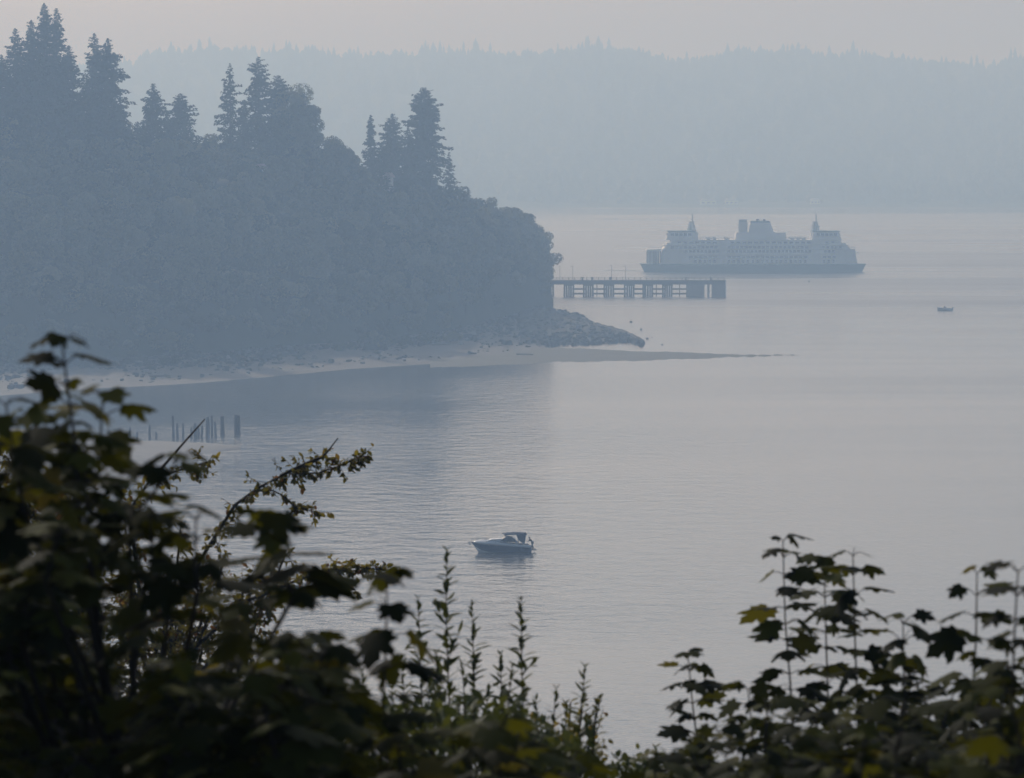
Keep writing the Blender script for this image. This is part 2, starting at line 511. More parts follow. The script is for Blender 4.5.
for D in np.concatenate(([FS - 30], np.linspace(FS, FC, 36), np.linspace(FC + 120, FC + 900, 5))):
    rows.append([(X_of(px, D), D, far_z(px, D)) for px in range(-500, 1601, 20)])
sheet('far_hills', rows, M['farhill'])

# the wood over the far hills reads as one mass
def far_woods():
    mb = MB(); V, Fc = [], []
    def conifer(x, y, z, h, r):
        n = len(V)
        k = 6; a0 = rng.random() * 6
        prof = [(0.05, 1.0), (0.38, 0.62), (0.40, 0.85), (0.68, 0.36), (0.70, 0.52), (1.0, 0.0)]
        for (hz, rr) in prof[:-1]:
            for i in range(k):
                a = a0 + i * 2 * math.pi / k
                q = r * rr * (0.75 + 0.5 * rng.random())
                V.append((x + math.cos(a) * q, y + math.sin(a) * q, z + h * hz))
        V.append((x, y, z + h))
        for j in range(4):
            for i in range(k):
                Fc.append((n + j * k + i, n + j * k + (i + 1) % k, n + (j + 1) * k + (i + 1) % k, n + (j + 1) * k + i))
        for i in range(k):
            Fc.append((n + 4 * k + i, n + 4 * k + (i + 1) % k, n + 5 * k))
    for _ in range(5200):
        px = rng.uniform(-150, 1180); t = rng.random() ** 1.1
        D = FS + 35 + (FC - FS) * t
        conifer(X_of(px, D), D, far_z(px, D) - 2, rng.uniform(10, 20), rng.uniform(6.5, 11))
    for _ in range(1300):
        px = rng.uniform(-150, 1180); D = FC + rng.uniform(-90, 120)
        h = (rng.uniform(12, 22) if rng.random() < .9 else rng.uniform(24, 32)) + 4 * math.sin(px * .045) + 3 * math.sin(px * .117 + 2)
        conifer(X_of(px, D), D, far_z(px, D) - 2, h, rng.uniform(3.5, 7))
    mb.add(V, Fc)
    o = mb.build('far_woods', M['conifer'])
    tag(o, 'hazy conifer forest covering the hills across the water', 'forest', kind='stuff')
far_woods()

# ------------------------------------------------------------------ trees on the headland
def ortho(t):
    t = t / (np.linalg.norm(t, axis=-1, keepdims=True) + 1e-9)
    r = rng.normal(size=t.shape)
    s = np.cross(t, r); s /= (np.linalg.norm(s, axis=-1, keepdims=True) + 1e-9)
    return t, s, np.cross(t, s)

def clump_mesh(P, T, L, Wd, tint, name, mat, Nrm=None):
    "diamond shaped spray of leaves at every P, long axis T"
    if Nrm is None:
        t, s, n = ortho(T)
    else:
        t = T / (np.linalg.norm(T, axis=1, keepdims=True) + 1e-9)
        s = np.cross(Nrm, t); s /= (np.linalg.norm(s, axis=1, keepdims=True) + 1e-9); n = np.cross(t, s)
    L = L[:, None]; Wd = Wd[:, None]
    a = P - t * L * .5
    b = P + s * Wd * .5 + n * Wd * .15
    c = P + t * L * .5
    d_ = P - s * Wd * .5 + n * Wd * .1
    V = np.stack((a, b, c, d_), 1).reshape(-1, 3)
    N = len(P)
    me = bpy.data.meshes.new(name)
    me.vertices.add(4 * N); me.vertices.foreach_set('co', V.ravel())
    me.loops.add(4 * N); me.loops.foreach_set('vertex_index', np.arange(4 * N, dtype='i'))
    me.polygons.add(N)
    me.polygons.foreach_set('loop_start', np.arange(0, 4 * N, 4, dtype='i'))
    at_ = me.attributes.new('tint', 'FLOAT', 'FACE'); at_.data.foreach_set('value', tint.astype('f'))
    me.materials.append(mat)
    me.update(calc_edges=True); me.validate()
    return me

def mesh_obj(name, me, parent):
    o = bpy.data.objects.new(name, me); col.objects.link(o); o.parent = parent
    return o

def make_fir(loc, h, r, label, group, base=0.12, power=0.66, dens=1.0, ragged=0.35, lean=0.0, rz=0.0, flat_top=0.0):
    root = empty('fir_tree', loc, rz, label, 'tree', group)
    mb = MB()
    mb.tube([(0, 0, -1.5), (0, 0, h * .5), (lean * h, 0, h * .985)], [h * .014, h * .009, 0.04], 8)
    P, T, Ls, Ws, Ti = [], [], [], [], []
    nbr = int(h * 6.2 * dens)
    gap_a = rng.random(4) * 6.28                      # sides where boughs have been lost
    gap_z = rng.uniform(.25, .9, 4)
    for b in range(nbr):
        z = h * (base + (1 - base) * (b + rng.random()) / nbr)
        f = 1 - (z / h - base) / (1 - base)
        prof = min(1.0, f ** power + flat_top * min(1, f * 8)) * (1.0 if f < .85 else 1 - (f - .85) * 1.2)
        a = b * 2.399 + rng.normal(0, .5)
        if any(abs(((a - ga + 3.14) % 6.28) - 3.14) < .5 and abs(z / h - gz) < .035 for ga, gz in zip(gap_a, gap_z)): continue
        tier = .82 + .18 * math.sin(z * 2.6 + b % 3)
        Lb = r * prof * tier * (1 - ragged + 1.7 * ragged * rng.random() ** 1.6) + 0.1
        rise = 0.45 * (1 - f) - 0.12 + rng.normal(0, .08)
        sag = -0.30 * f
        m = max(4, int(Lb / 0.26))
        q = 0.08 + 0.92 * (np.arange(m) + rng.random(m)) / m
        dirv = np.array([math.cos(a), math.sin(a), 0])
        side = np.array([-dirv[1], dirv[0], 0])
        wid = 0.30 * Lb * (1 - q * .8) + .04
        for rep in range(2):
            jit = rng.normal(0, 1, m) * wid * .6
            p = dirv[None, :] * (q * Lb)[:, None] + side[None, :] * jit[:, None] + rng.normal(0, .1, (m, 3))
            p[:, 2] = z + Lb * (rise * q + sag * q * q) - rng.random(m) * min(.8, .1 + 2 * f)
            p[:, 0] += lean * z
            P.append(p)
            T.append(dirv[None, :] * .8 + side[None, :] * (np.sign(jit) * .5)[:, None] + rng.normal(0, .4, (m, 3)) + np.array([0, 0, -.55 if rep else -.1]))
            kk = .4 + .6 * min(1, f * 6); Ls.append(rng.uniform(.7, 1.5, m) * kk); Ws.append(rng.uniform(.3, .7, m) * kk)
            Ti.append(np.clip(rng.normal(.45, .22, m), 0, 1))
        if b % 4 == 0 and Lb > 1.2:
            e = dirv * Lb * .85
            mb.tube([(lean * z, 0, z), (lean * z + e[0], e[1], z + Lb * (rise * .85 + sag * .72))], [0.07, 0.02], 4, False)
    mb.build('trunk', M['bark'], root)
    P = np.concatenate(P); T = np.concatenate(T)
    mesh_obj('crown', clump_mesh(P, T, np.concatenate(Ls), np.concatenate(Ws), np.concatenate(Ti), 'crown', M['conifer']), root)
    return root

def make_broad(loc, h, r, label, group, seed_lobes=14, n=2600, low=0.12, leaf=(0.45, 0.95), mat='broad', rz=0.0, name='broadleaf_tree'):
    root = empty(name, loc, rz, label, 'tree' if name != 'shrub' else 'shrub', group)
    mb = MB()
    mb.tube([(0, 0, -1.5), (rng.normal(0, .2), rng.normal(0, .2), h * .4), (0, 0, h * .75)], [h * .022, h * .016, h * .006], 7)
    P, T, NN = [], [], []
    cz, rz_ = h * (low + 1) / 2, h * (1 - low) / 2
    tint = []
    for k in range(seed_lobes):
        dv = rng.normal(size=3); dv /= np.linalg.norm(dv)
        rad = rng.uniform(.35, .85)
        c = np.array([dv[0] * r * rad, dv[1] * r * rad, cz + dv[2] * rz_ * rad * .85])
        lr = r * rng.uniform(.28, .52)
        m = int(n / seed_lobes * (lr / (r * .4)) ** 2)
        q = rng.normal(size=(m, 3)); q /= np.linalg.norm(q, axis=1, keepdims=True)
        rr = lr * (0.72 + 0.36 * rng.random(m) ** .7)
        p = c + q * rr[:, None] * np.array([1, 1, .8])
        keep = (np.sin(p[:, 0] * 1.9 + k) + np.sin(p[:, 1] * 2.1 + 2 * k) + np.sin(p[:, 2] * 2.3)) > -1.5
        p, q = p[keep], q[keep]
        P.append(p)
        T.append(np.cross(q, rng.normal(size=q.shape)) + rng.normal(0, .2, q.shape)); NN.append(q + rng.normal(0, .3, q.shape) + np.array([0, 0, .25]))
        base = rng.uniform(.3, .7)
        tint.append(np.clip(base + rng.normal(0, .15, len(p)), 0, 1))
        mb.tube([(0, 0, h * rng.uniform(.2, .45)), tuple(c)], [h * .008, h * .003], 5, False)
    mb.build('trunk', M['bark'], root)
    P = np.concatenate(P); T = np.concatenate(T); N = len(P)
    P[:, 2] = np.maximum(P[:, 2], 0.1)
    me = clump_mesh(P, T, rng.uniform(leaf[0], leaf[1], N), rng.uniform(leaf[0] * .7, leaf[1] * .75, N), np.concatenate(tint), 'crown', M[mat], np.concatenate(NN))
    mesh_obj('crown', me, root)
    return root

# tall firs along the skyline: (column, top row, crown radius in m, metres behind the crest, ...)
FIRS = [
    (17, 29, 6.0, 10, dict(), 'tall ragged fir at the left end of the headland skyline'),
    (33, 21, 6.2, 22, dict(dens=1.2), 'tall dense fir just left of the tallest spire on the headland'),
    (46, 4, 6.6, 16, dict(dens=1.2), 'tallest pointed fir of the headland, above the left cluster'),
    (58, 9, 6.0, 20, dict(), 'second tallest fir, right beside the tallest spire of the left cluster'),
    (70, 46, 6.0, 5, dict(dens=1.2), 'shorter fir on the right flank of the tallest left cluster'),
    (3, 55, 5.6, 4, dict(), 'shorter ragged fir cut by the left edge of the picture'),
    (96, 34, 7.4, 12, dict(power=.7), 'broad fir with ragged drooping boughs, left of a close twin pair'),
    (109, 39, 9.2, 8, dict(power=.68, ragged=.55, dens=1.2), 'broad fir with long right-hand boughs, right of a close twin pair'),
    (154, 84, 6.8, 10, dict(power=.7, dens=1.2), 'dense conical fir in the dip of the skyline, larger of two'),
    (181, 94, 6.0, 10, dict(power=.6, dens=1.2, flat_top=.15), 'blunt topped fir in the dip of the skyline, smaller of two'),
    (231, 64, 6.6, 10, dict(dens=.65, ragged=.6, power=.8), 'thin gappy fir standing left of the broad rounded crown'),
    (259, 57, 7.0, 14, dict(power=.55, ragged=.5, flat_top=.1, dens=.9), 'layered open fir rising beside the broad rounded crown'),
    (279, 76, 6.2, 16, dict(power=.45, dens=1.3, ragged=.5, flat_top=.25), 'ragged broad topped fir rising behind the broad rounded crown'),
    (302, 90, 5.4, 14, dict(power=.4, dens=1.3, ragged=.45, flat_top=.3), 'blunt dark fir mixed into the right of the broad rounded crown'),
    (371, 115, 4.8, 8, dict(power=.75, dens=1.2), 'small pointed fir left of the big dense fir on the point'),
    (393, 114, 5.0, 14, dict(power=.5, dens=1.3, flat_top=.25), 'small round topped fir between the pointed fir and the big dense fir'),
    (424, 88, 8.6, 12, dict(power=.5, dens=1.7, ragged=.3, flat_top=.14), 'big dense dark fir towering over the right end of the headland'),
    (449, 152, 4.4, 8, dict(power=.7, ragged=.6, dens=.6), 'small open branched fir at the right foot of the big dense fir'),
    (24, 62, 5.5, 2, dict(), 'fir standing low in front of the two left spires'),
    (40, 58, 6.0, 0, dict(dens=1.2), 'dense fir in front of the tallest spire, half its height'),
    (56, 66, 6.0, -4, dict(), 'dark fir at the foot of the second tallest spire'),
    (84, 88, 5.5, 2, dict(), 'low fir in the notch between the left cluster and the twin pair'),
    (10, 84, 6.0, -4, dict(), 'low fir below the ragged firs at the left edge'),
    (122, 104, 5.0, 0, dict(), 'low fir under the long boughs of the twin pair'),
    (138, 122, 4.2, 4, dict(), 'very small fir right of the twin pair'),
    (168, 112, 4.6, 3, dict(), 'small fir filling the gap between the conical and blunt topped firs'),
    (206, 138, 3.2, 6, dict(), 'tiny fir tip in the lowest part of the skyline'),
    (245, 100, 4.8, 4, dict(), 'dark fir between the thin gappy fir and the layered fir'),
    (408, 128, 5.4, 6, dict(power=.6, dens=1.2), 'dark fir tucked against the left side of the big dense fir'),
    (382, 142, 4.6, 2, dict(power=.6), 'low fir between the pointed and the round topped small firs'),
]
for px, top, r, off, kw, lab in FIRS:
    D = crestD(px) + off
    zb = headland_z(px, D)
    zt = HC + (YH - top) * D / F
    make_fir((X_of(px, D), D, zb), zt - zb, r * (1.3 if px < 250 else 1.15), lab, 'tall firs on the headland skyline', **kw)

# broad rounded trees that stand out on the skyline
def sky_broad(px, top, r, off, lab, n, lobes):
    D = crestD(px) + off; zb = headland_z(px, D); zt = HC + (YH - top) * D / F
    make_broad((X_of(px, D), D, zb), (zt - zb) * 1.06, r * 1.15, lab, 'rounded trees on the headland skyline', lobes, n, .15)
sky_broad(293, 84, 6.6, 10, 'broad rounded tree, tallest broadleaf crown on the headland skyline', 8000, 22)
sky_broad(310, 99, 4.6, 6, 'rounded tree leaning out at the right of the tallest broadleaf crown', 5500, 16)
sky_broad(272, 98, 5.5, 2, 'rounded tree filling in below the layered open fir', 5500, 16)
sky_broad(334, 132, 5.6, 4, 'smaller rounded tree right of the tall broadleaf pair on the skyline', 6500, 18)
sky_broad(349, 148, 4.2, 2, 'low rounded tree in the skyline notch left of the small pointed fir', 4500, 14)

# the wooded slope: six crowns copied over it
protos = []
SLOPE_LABEL = 'hazy broadleaf tree in the dense wood covering the headland slope'
for k in range(6):
    protos.append(make_broad((0, 0, 0), 1.0 * [12, 13, 11, 14, 12.5, 10][k], [5.5, 5.2, 6.0, 5.6, 4.8, 5.5][k], SLOPE_LABEL, 'trees on the headland slope', 15, 2400, .04, (.6, 1.25)))
used = [False] * 6
cnt = 0
for i, px in enumerate(np.arange(-70, 552, 17.5)):
    for j, t in enumerate(np.arange(0.0, 1.3, 0.135)):
        p = px + rng.uniform(-8, 8) + (8 if j % 2 else 0)
        tt = t + rng.uniform(-.05, .05)
        if p > 540 and tt > 1.1: continue
        p = min(p, 541 if tt < .4 else 538)
        D0, D1 = toeD(p), crestD(p)
        D = D0 + 2 + (D1 - D0) * tt
        if p > 500: D += rng.uniform(0, 14)
        z = headland_z(p, D)
        s = rng.uniform(.72, 1.12) * (0.62 if tt < .08 else 1.0)
        if p > 470: s *= .9
        k = int(rng.integers(0, 6))
        loc = (X_of(p, D), D, z - .4)
        sc = (s * rng.uniform(.9, 1.15), s * rng.uniform(.9, 1.15), s)
        if not used[k]:
            o = protos[k]; o.location = loc; o.scale = sc; used[k] = True
        else:
            copy_thing(protos[k], loc, rng.uniform(0, 6.28), SLOPE_LABEL, 'trees on the headland slope', sc)
        cnt += 1
print('slope trees', cnt)

# ------------------------------------------------------------------ shrubs, rocks, logs on the beach
def shrub_at(px, py, wid_px, hgt_px, lab):
    zb = 1.6
    p = ground(px, py, zb); D = p[1]
    make_broad((p[0], D, zb - .2), hgt_px * D / F, wid_px / 2 * D / F, lab, 'shrubs at the top of the beach', 9, 1100, .0, (.25, .55), 'broad', 0, 'shrub')
shrub_at(377, 347, 18, 17, 'round shrub standing alone at the top of the beach')
shrub_at(400, 345, 26, 10, 'low wide shrub just right of the round beach shrub')
shrub_at(428, 343, 30, 11, 'low mounded shrub in the middle of the beach-top thicket')
shrub_at(452, 341, 24, 9, 'low shrub at the right end of the beach-top thicket')
shrub_at(345, 350, 20, 8, 'low shrub on the bank left of the round beach shrub')
shrub_at(170, 364, 30, 10, 'low dark shrub on the rubble bank above the left of the beach')

def rock_verts(c, s):
    mb_v = []
    base = [(-1, -1, -1), (1, -1, -1), (1, 1, -1), (-1, 1, -1), (-1, -1, 1), (1, -1, 1), (1, 1, 1), (-1, 1, 1)]
    v = np.array(base, float) * (1 + rng.normal(0, .18, (8, 3)))
    v[4:, :2] *= rng.uniform(.5, .8)
    a = rng.random() * 6.28
    cs, sn = math.cos(a), math.sin(a)
    v = np.column_stack((v[:, 0] * cs - v[:, 1] * sn, v[:, 0] * sn + v[:, 1] * cs, v[:, 2]))
    return v * np.array(s) / 2 + np.array(c)
BOXF = [(3, 2, 1, 0), (4, 5, 6, 7), (0, 1, 5, 4), (1, 2, 6, 5), (2, 3, 7, 6), (3, 0, 4, 7)]
def rubble():
    mb = MB()
    for _ in range(4600):
        px = rng.uniform(-90, 545)
        Dt, Dw = toeD(px), D_of(lerp_tab(WATERLINE, px))
        t = 1 - abs(rng.normal(0, .33))
        if t < .22: continue
        D = Dw + (Dt - Dw) * t
        z = -.1 + 2.6 * max(0, t - .1) ** 1.3
        if math.sin(px * .05 + 1) + math.sin(px * .021 + t * 5) + math.sin(t * 9) < -1.1 and t < .85: continue
        s = min(3.2, .55 * math.exp(rng.normal(0, .55)))
        mb.add(rock_verts((X_of(px, D), D, z + s * .15), (s, s * rng.uniform(.7, 1.2), s * rng.uniform(.5, .9))), BOXF)
    for _ in range(700):
        px = 520 + 122 * rng.random() ** .9
        n_, b_ = lerp_tab([(a, b) for a, b, c in SPIT], px), lerp_tab([(a, c) for a, b, c in SPIT], px)
        t = rng.random(); D = D_of(n_) + (D_of(b_, 2) - D_of(n_)) * t
        hgt = lerp_tab([(520, 2.6), (584, 2.1), (592, 1.4), (643, 0.2)], px)
        s = rng.uniform(.5, 1.7)
        mb.add(rock_verts((X_of(px, D), D, max(hgt * min(1, (t * 1.25) ** .6), 0) + .05), (s, s, s * .7)), BOXF)
    o = mb.build('beach_rubble', M['rock'])
    tag(o, 'grey boulders and rubble strewn along the foot of the headland', 'rubble', kind='stuff')
rubble()

def boulder(px, py, s, z, lab, mat='pale_rock'):
    p = ground(px, py, z)
    mb = MB(); mb.add(rock_verts((0, 0, s * .3), (s * 1.2, s, s * .9)), BOXF)
    o = mb.build('boulder', M[mat]); o.location = p
    bv = o.modifiers.new('bevel', 'BEVEL'); bv.width = s * .12; bv.segments = 2
    tag(o, lab, 'boulder', 'boulders on the shore')
boulder(228, 358, 1.1, 1.8, 'bright pale boulder on the rubble bank above the middle of the cove')
boulder(147, 372, .9, 1.2, 'small pale boulder low on the sand at the left of the cove')
boulder(314, 358, 1.2, 1.5, 'pale boulder below the white beach sign')
boulder(461, 344, 1.1, 1.6, 'pale boulder at the right end of the beach-top thicket')
boulder(579, 329, 1.6, 1.9, 'pale boulder high on the rocky point')
boulder(554, 325, 1.5, 2.2, 'pale boulder where the rocky point leaves the trees')
boulder(631, 323, 0.78, -.2, 'dark rock awash off the back of the rocky point', 'rock')
boulder(641, 330.5, 0.84, -.25, 'flat dark rock awash beyond the tip of the rocky point', 'rock')
boulder(647, 339.5, 0.72, -.2, 'dark rock just off the tip of the rocky point', 'rock')
boulder(662, 345.5, 0.54, -.2, 'small dark rock awash between the point and the sand spit', 'rock')
boulder(652, 338, 0.48, -.2, 'smallest dark rock awash off the tip of the point', 'rock')

def log(px, py, L, rz, z, lab, r=.22):
    p = ground(px, py, z)
    mb = MB(); mb.tube([(-L / 2, 0, r), (-L * .1, .1, r * 1.05), (L * .2, -.05, r), (L / 2, .05, r * .9)], [r, r * .9, r * .8, r * .55], 8)
    o = mb.build('driftwood_log', M['drift']); o.location = p; o.rotation_euler = (0, 0, rz)
    tag(o, lab, 'log', 'driftwood logs on the beach')
log(432, 341, 6, .1, 1.9, 'bleached log in front of the beach-top thicket, left of its twin')
log(441, 345, 5, -.15, 1.5, 'bleached log in front of the beach-top thicket, lower of the two')
log(318, 345, 8, .12, 2.0, 'long bleached log at the top of the bank right of the white sign')
log(362, 340, 7, -.08, 2.3, 'bleached log against the trees left of the round beach shrub')
log(372, 352, 6, .6, 1.3, 'bleached log lying slantwise below the round beach shrub')
log(525, 355, 5, -.5, .35, 'bleached log stranded where the sand spit leaves the beach')
log(160, 377, 5, .1, .7, 'grey log on the sand at the left of the cove', .3)
log(110, 368, 6, .3, 1.4, 'grey log on the upper beach at the far left of the cove', .25)

# white sign on two posts on the bank
def beach_sign():
    p = ground(305, 338, 2.2)
    t = empty('sign', p, 0, 'small white sign on two posts above the rubble bank', 'sign')
    for s in (-.45, .45): MB().box((s, 0, .9), (.16, .16, 1.8)).build('post', M['white'], t)
    MB().box((0, -.12, 1.55), (1.1, .06, .5)).build('panel', M['cream'], t)
beach_sign()

# houses: roof among the trees, pale house by the point, buildings across the water
def house(loc, w, dp, hw, hr, rz, lab, wall, roof, group=None, wins=2):
    t = empty('house', loc, rz, lab, 'house', group)
    MB().box((0, 0, hw / 2), (w, dp, hw)).build('wall', M[wall], t)
    MB().prism_xz([(-w / 2 - .5, hw + .003), (w / 2 + .5, hw + .003), (w / 2 - w * .12, hw + hr), (-w / 2 + w * .12, hw + hr)], -dp / 2 - .5, dp / 2 + .5).build('roof', M[roof], t)
    for k in range(wins):
        x = -w / 2 + w * (k + .5) / wins
        MB().box((x, -dp / 2 - .03, hw * .55), (w / wins * .5, .1, hw * .4)).build('window', M['glass'], t)
    return t
D = crestD(252) + 1
house((X_of(252, D), D, HC + (YH - 180) * D / F), 9, 6, 3.0, 1.6, .1, 'house with a faded red roof peeping out below the broad rounded crown', 'white', 'roof')
D = crestD(386) + 2
house((X_of(386, D), D, HC + (YH - 191) * D / F), 3.6, 4, 4.0, 1.5, -.2, 'pale house half hidden by trees left of the big dense fir', 'cream', 'roof')
for px, w, lab in ((708, 15, 'long low white building on the far shore, leftmost of a pair'), (731, 12, 'low white building on the far shore, right of its longer neighbour'), (815, 9, 'small white house alone on the far shore, above the ferry')):
    D = FS + 12
    house((X_of(px, D), D, far_z(px, D) + .5), w, 9, 3.4, 2.2, 0, lab, 'white', 'cream', 'buildings on the far shore', 3)

# ------------------------------------------------------------------ ferry
def ferry():
    D = D_of(272.5)
    t = empty('ferry', (X_of(754.5, D), D + 12, 0), 0.0, 'white double ended car ferry with dark green hull crossing beyond the pier', 'ferry')
    def hull_half(x, z0f=1.0):
        a = abs(x) / 50.0
        return 12.0 * (1 - max(0, (a - .45) / .55) ** 2.2 * .78) * z0f
    xs = np.linspace(-50, 50, 41)
    mb = MB(); V, Fc = [], []
    levels = [(-1.5, .90, .94), (0.0, .95, .965), (3.7, 1.0, 1.0)]
    for z, wf, lf in levels:
        for x in xs: V.append((x * lf, -hull_half(x) * wf, z))
        for x in xs[::-1]: V.append((x * lf, hull_half(x) * wf, z))
    n = 82
    for k in range(2):
        for i in range(n):
            Fc.append((k * n + i, k * n + (i + 1) % n, (k + 1) * n + (i + 1) % n, (k + 1) * n + i))
    Fc.append(tuple(2 * n + i for i in range(n)))
    mb.add(V, Fc)
    # rub rail
    for s in (-1, 1):
        mb.tube([(x, s * (hull_half(x) + .05), 3.45) for x in xs], .22, 5)
    mb.build('hull', M['green_paint'], t)
    # car deck sides with openings, following the hull plan
    def band(z0, z1, xa, xb, inset, slope=0.0, n=30):
        b = MB(); V = []
        xx = np.linspace(xa, xb, n)
        for s in (-1, 1):
            for x in xx: V.append((x, s * (hull_half(x) - inset), z0))
            for x in xx:
                f = (x - (xa + xb) / 2) / ((xb - xa) / 2)
                V.append((x - slope * f ** 9, s * (hull_half(x) - inset), z1))
        Fb = []
        for o_ in (0, 2 * n):
            for i in range(n - 1): Fb.append((o_ + i, o_ + i + 1, o_ + n + i + 1, o_ + n + i))
        for i in range(n - 1):
            Fb.append((n + i, n + i + 1, 3 * n + i + 1, 3 * n + i))
        if True:
            Fb.append((0, n, 3 * n, 2 * n)); Fb.append((n - 1, 2 * n - 1, 4 * n - 1, 3 * n - 1))
        b.add(V, Fb)
        return b
    cd = band(3.705, 10.1, -41.0, 46.0, .35, 1.2)
    cd.build('car_deck', M['white'], t)
    # open left end: roof slab on pillars
    MB().box2(-47.4, -41.0, -8.5, 8.5, 9.3, 10.1).build('end_canopy', M['white'], t)
    MB().box2(-47.0, -41.2, 7.3, 7.7, 3.72, 9.29).build('recess_backing', M['cream'], t)  # wall added so the open end looks like a shaded recess
    for x in (-46.6, -45.0, -42.6):
        for y in (-8.0, 8.0):
            MB().box((x, y, 6.5), (.55, .5, 5.58)).build('pillar', M['white'], t)
    MB().box2(-40.99, -40.9 + .0, -7, 7, 3.8, 9.2).build('bow_shade_panel', M['painted_shade'], t)  # dark sheet on the end wall, painted as car deck shade
    # rows of windows
    far_side = MB(); count = [0]
    def windows(z0, z1, xa, xb, pitch, w, inset, name='window'):
        for x in np.arange(xa, xb, pitch):
            if abs(x - 27) < 2.6 or abs(x + 14) < 2.0: continue
            for s in (-1, 1):
                yy = s * (hull_half(x) - inset + .02)
                if s < 0 and count[0] < 96:
                    count[0] += 1
                    MB().box((x, yy, (z0 + z1) / 2), (w, .12, z1 - z0)).build('window', M['ferry_glass'], t)
                else:
                    far_side.box((x, yy, (z0 + z1) / 2), (w, .12, z1 - z0))
    windows(8.9, 10.0, -30, 36, 1.7, 1.25, .35)
    windows(6.5, 7.3, -28, 37, 2.1, 1.7, .35)
    windows(4.2, 5.7, -26, 37, 2.1, 1.0, .35)
    # passenger deck
    band(10.103, 12.1, -40.5, 43.0, 1.3, 2.0).build('passenger_deck', M['white'], t)
    windows(10.75, 11.6, -36, 40, 1.9, 1.35, 1.3)
    band(12.103, 14.3, -37.5, 39.5, 3.2, 1.2).build('upper_deck', M['white'], t)
    windows(12.8, 13.6, -33, 36, 2.6, 1.6, 3.2)
    for s in (-1, 1):
        b = MB()
        for x in np.arange(-45, 46, 2.0): b.box((x, s * (hull_half(x) - 1.0), 10.62), (.08, .08, 1.04))
        for z in (10.65, 11.15): b.tube([(x, s * (hull_half(x) - 1.0), z) for x in np.linspace(-46, 46, 30)], .05, 4)
        b.build('railing', M['white'], t)
    for z, xa, xb, ins in ((8.15, -40.6, 45.6, .0), (10.1, -46.5, 45.0, .0), (12.1, -40, 42.4, .7), (14.3, -37, 39, 2.5)):
        e = MB(); xx = np.linspace(xa, xb, 28); V = []
        for x in xx:
            h_ = hull_half(x) - ins
            V += [(x, -h_, z - .16), (x, -h_, z + .14), (x, h_, z + .14), (x, h_, z - .16)]
        Fe = [(i * 4 + j, i * 4 + (j + 1) % 4, i * 4 + 4 + (j + 1) % 4, i * 4 + 4 + j) for i in range(27) for j in range(4)] + [(0, 1, 2, 3), (108, 109, 110, 111)]
        e.add(V, Fe); e.build('deck_edge', M['white'], t)
    far_side.build('other_windows', M['ferry_glass'], t)['kind'] = 'stuff'
    b = MB().box2(-38.5, -31.0, -9.8, 9.8, 12.1 + .003, 13.0); b.build('bridge_wing', M['white'], t)
    MB().box2(33.0, 40.5, -9.8, 9.8, 12.1 + .006, 13.0).build('bridge_wing', M['white'], t)
    # pilothouses
    for s in (-1, 1):
        xc = s * 32.0
        g = 1 if s > 0 else -1
        prof = [(xc - g * 6.5, 14.303), (xc + g * 6.8, 14.303), (xc + g * 5.6, 17.9), (xc - g * 5.6, 17.9)]
        ph = MB().prism_xz(prof, -6.5, 6.5).build('pilothouse', M['white'], t)
        MB().prism_xz([(xc - g * 5.9, 17.903), (xc + g * 6.2, 17.903), (xc + g * 6.0, 18.35), (xc - g * 5.9, 18.35)], -7, 7).build('pilothouse_roof', M['green_paint'], t)
        for k in range(5):
            for y in (-6.52, 6.52): MB().box((xc + g * (-3.6 + k * 1.9), y, 16.7), (1.4, .1, 1.1)).build('window', M['ferry_glass'], ph)
        for k in range(6): MB().box((xc + g * 6.02, -5 + k * 2, 16.7), (.5, 1.5, 1.0)).build('window', M['ferry_glass'], ph)
        mx = -26.9 if s < 0 else 27.9
        m_ = MB().tube([(mx - .8, 0, 17.5), (mx - .5, 0, 22.3)], [1.7, .9], 6)
        m_.tube([(mx + 1.6, 0, 17.5), (mx + .3, 0, 22.3)], [.4, .3], 6)
        m_.box((mx, 0, 22.3), (2.8, 3.6, .22)); m_.tube([(mx, 0, 22.3), (mx, 0, 26.2)], [.42, .2], 6)
        m_.box((mx, 0, 24.2), (.9, 3.0, .3)); m_.box((mx + g * .9, 0, 20.2), (1.8, .3, .6))
        m_.box((mx, 0, 16.0), (5.0, 5.0, 3.4))
        m_.build('mast', M['white'], t)
    # funnel house
    MB().prism_xz([(-8.2, 14.303), (14.5, 14.303), (14.2, 17.6), (-7.6, 17.6)], -5.5, 5.5).build('funnel_house', M['white'], t)
    fu = MB().prism_xz([(-2.0, 17.603), (9.0, 17.603), (7.4, 22.0), (-1.2, 22.0)], -3.6, 3.6).build('funnel', M['white'], t)
    MB().prism_xz([(-1.4, 22.003), (7.6, 22.003), (7.0, 22.7), (-1.0, 22.7)], -3.7, 3.7).build('funnel_band', M['green_paint'], fu)
    MB().tube([(2.0, 0, 22.7), (2.0, 0, 23.5)], .7, 8).tube([(5.0, 0, 22.7), (5.0, 0, 23.4)], .6, 8).build('exhaust', M['black'], fu)
    MB().box2(-6.6, -2.6, -2.5, 2.5, 17.603, 22.2).build('vent_tower', M['cream'], t)
    MB().box2(-6.3, -2.9, -2.3, 2.3, 22.203, 23.3).build('vent_cap', M['grey_metal'], t)
    # life rafts and boats on the top deck
    for x in (-20, -17.5, -12, 17, 19.5, 22):
        for y in (-7.2, 7.2):
            MB().tube([(x - .8, y, 15.0), (x + .8, y, 15.0)], .6, 8).box((x, y, 14.4), (1.2, .8, .2)).build('life_raft', M['white'], t)
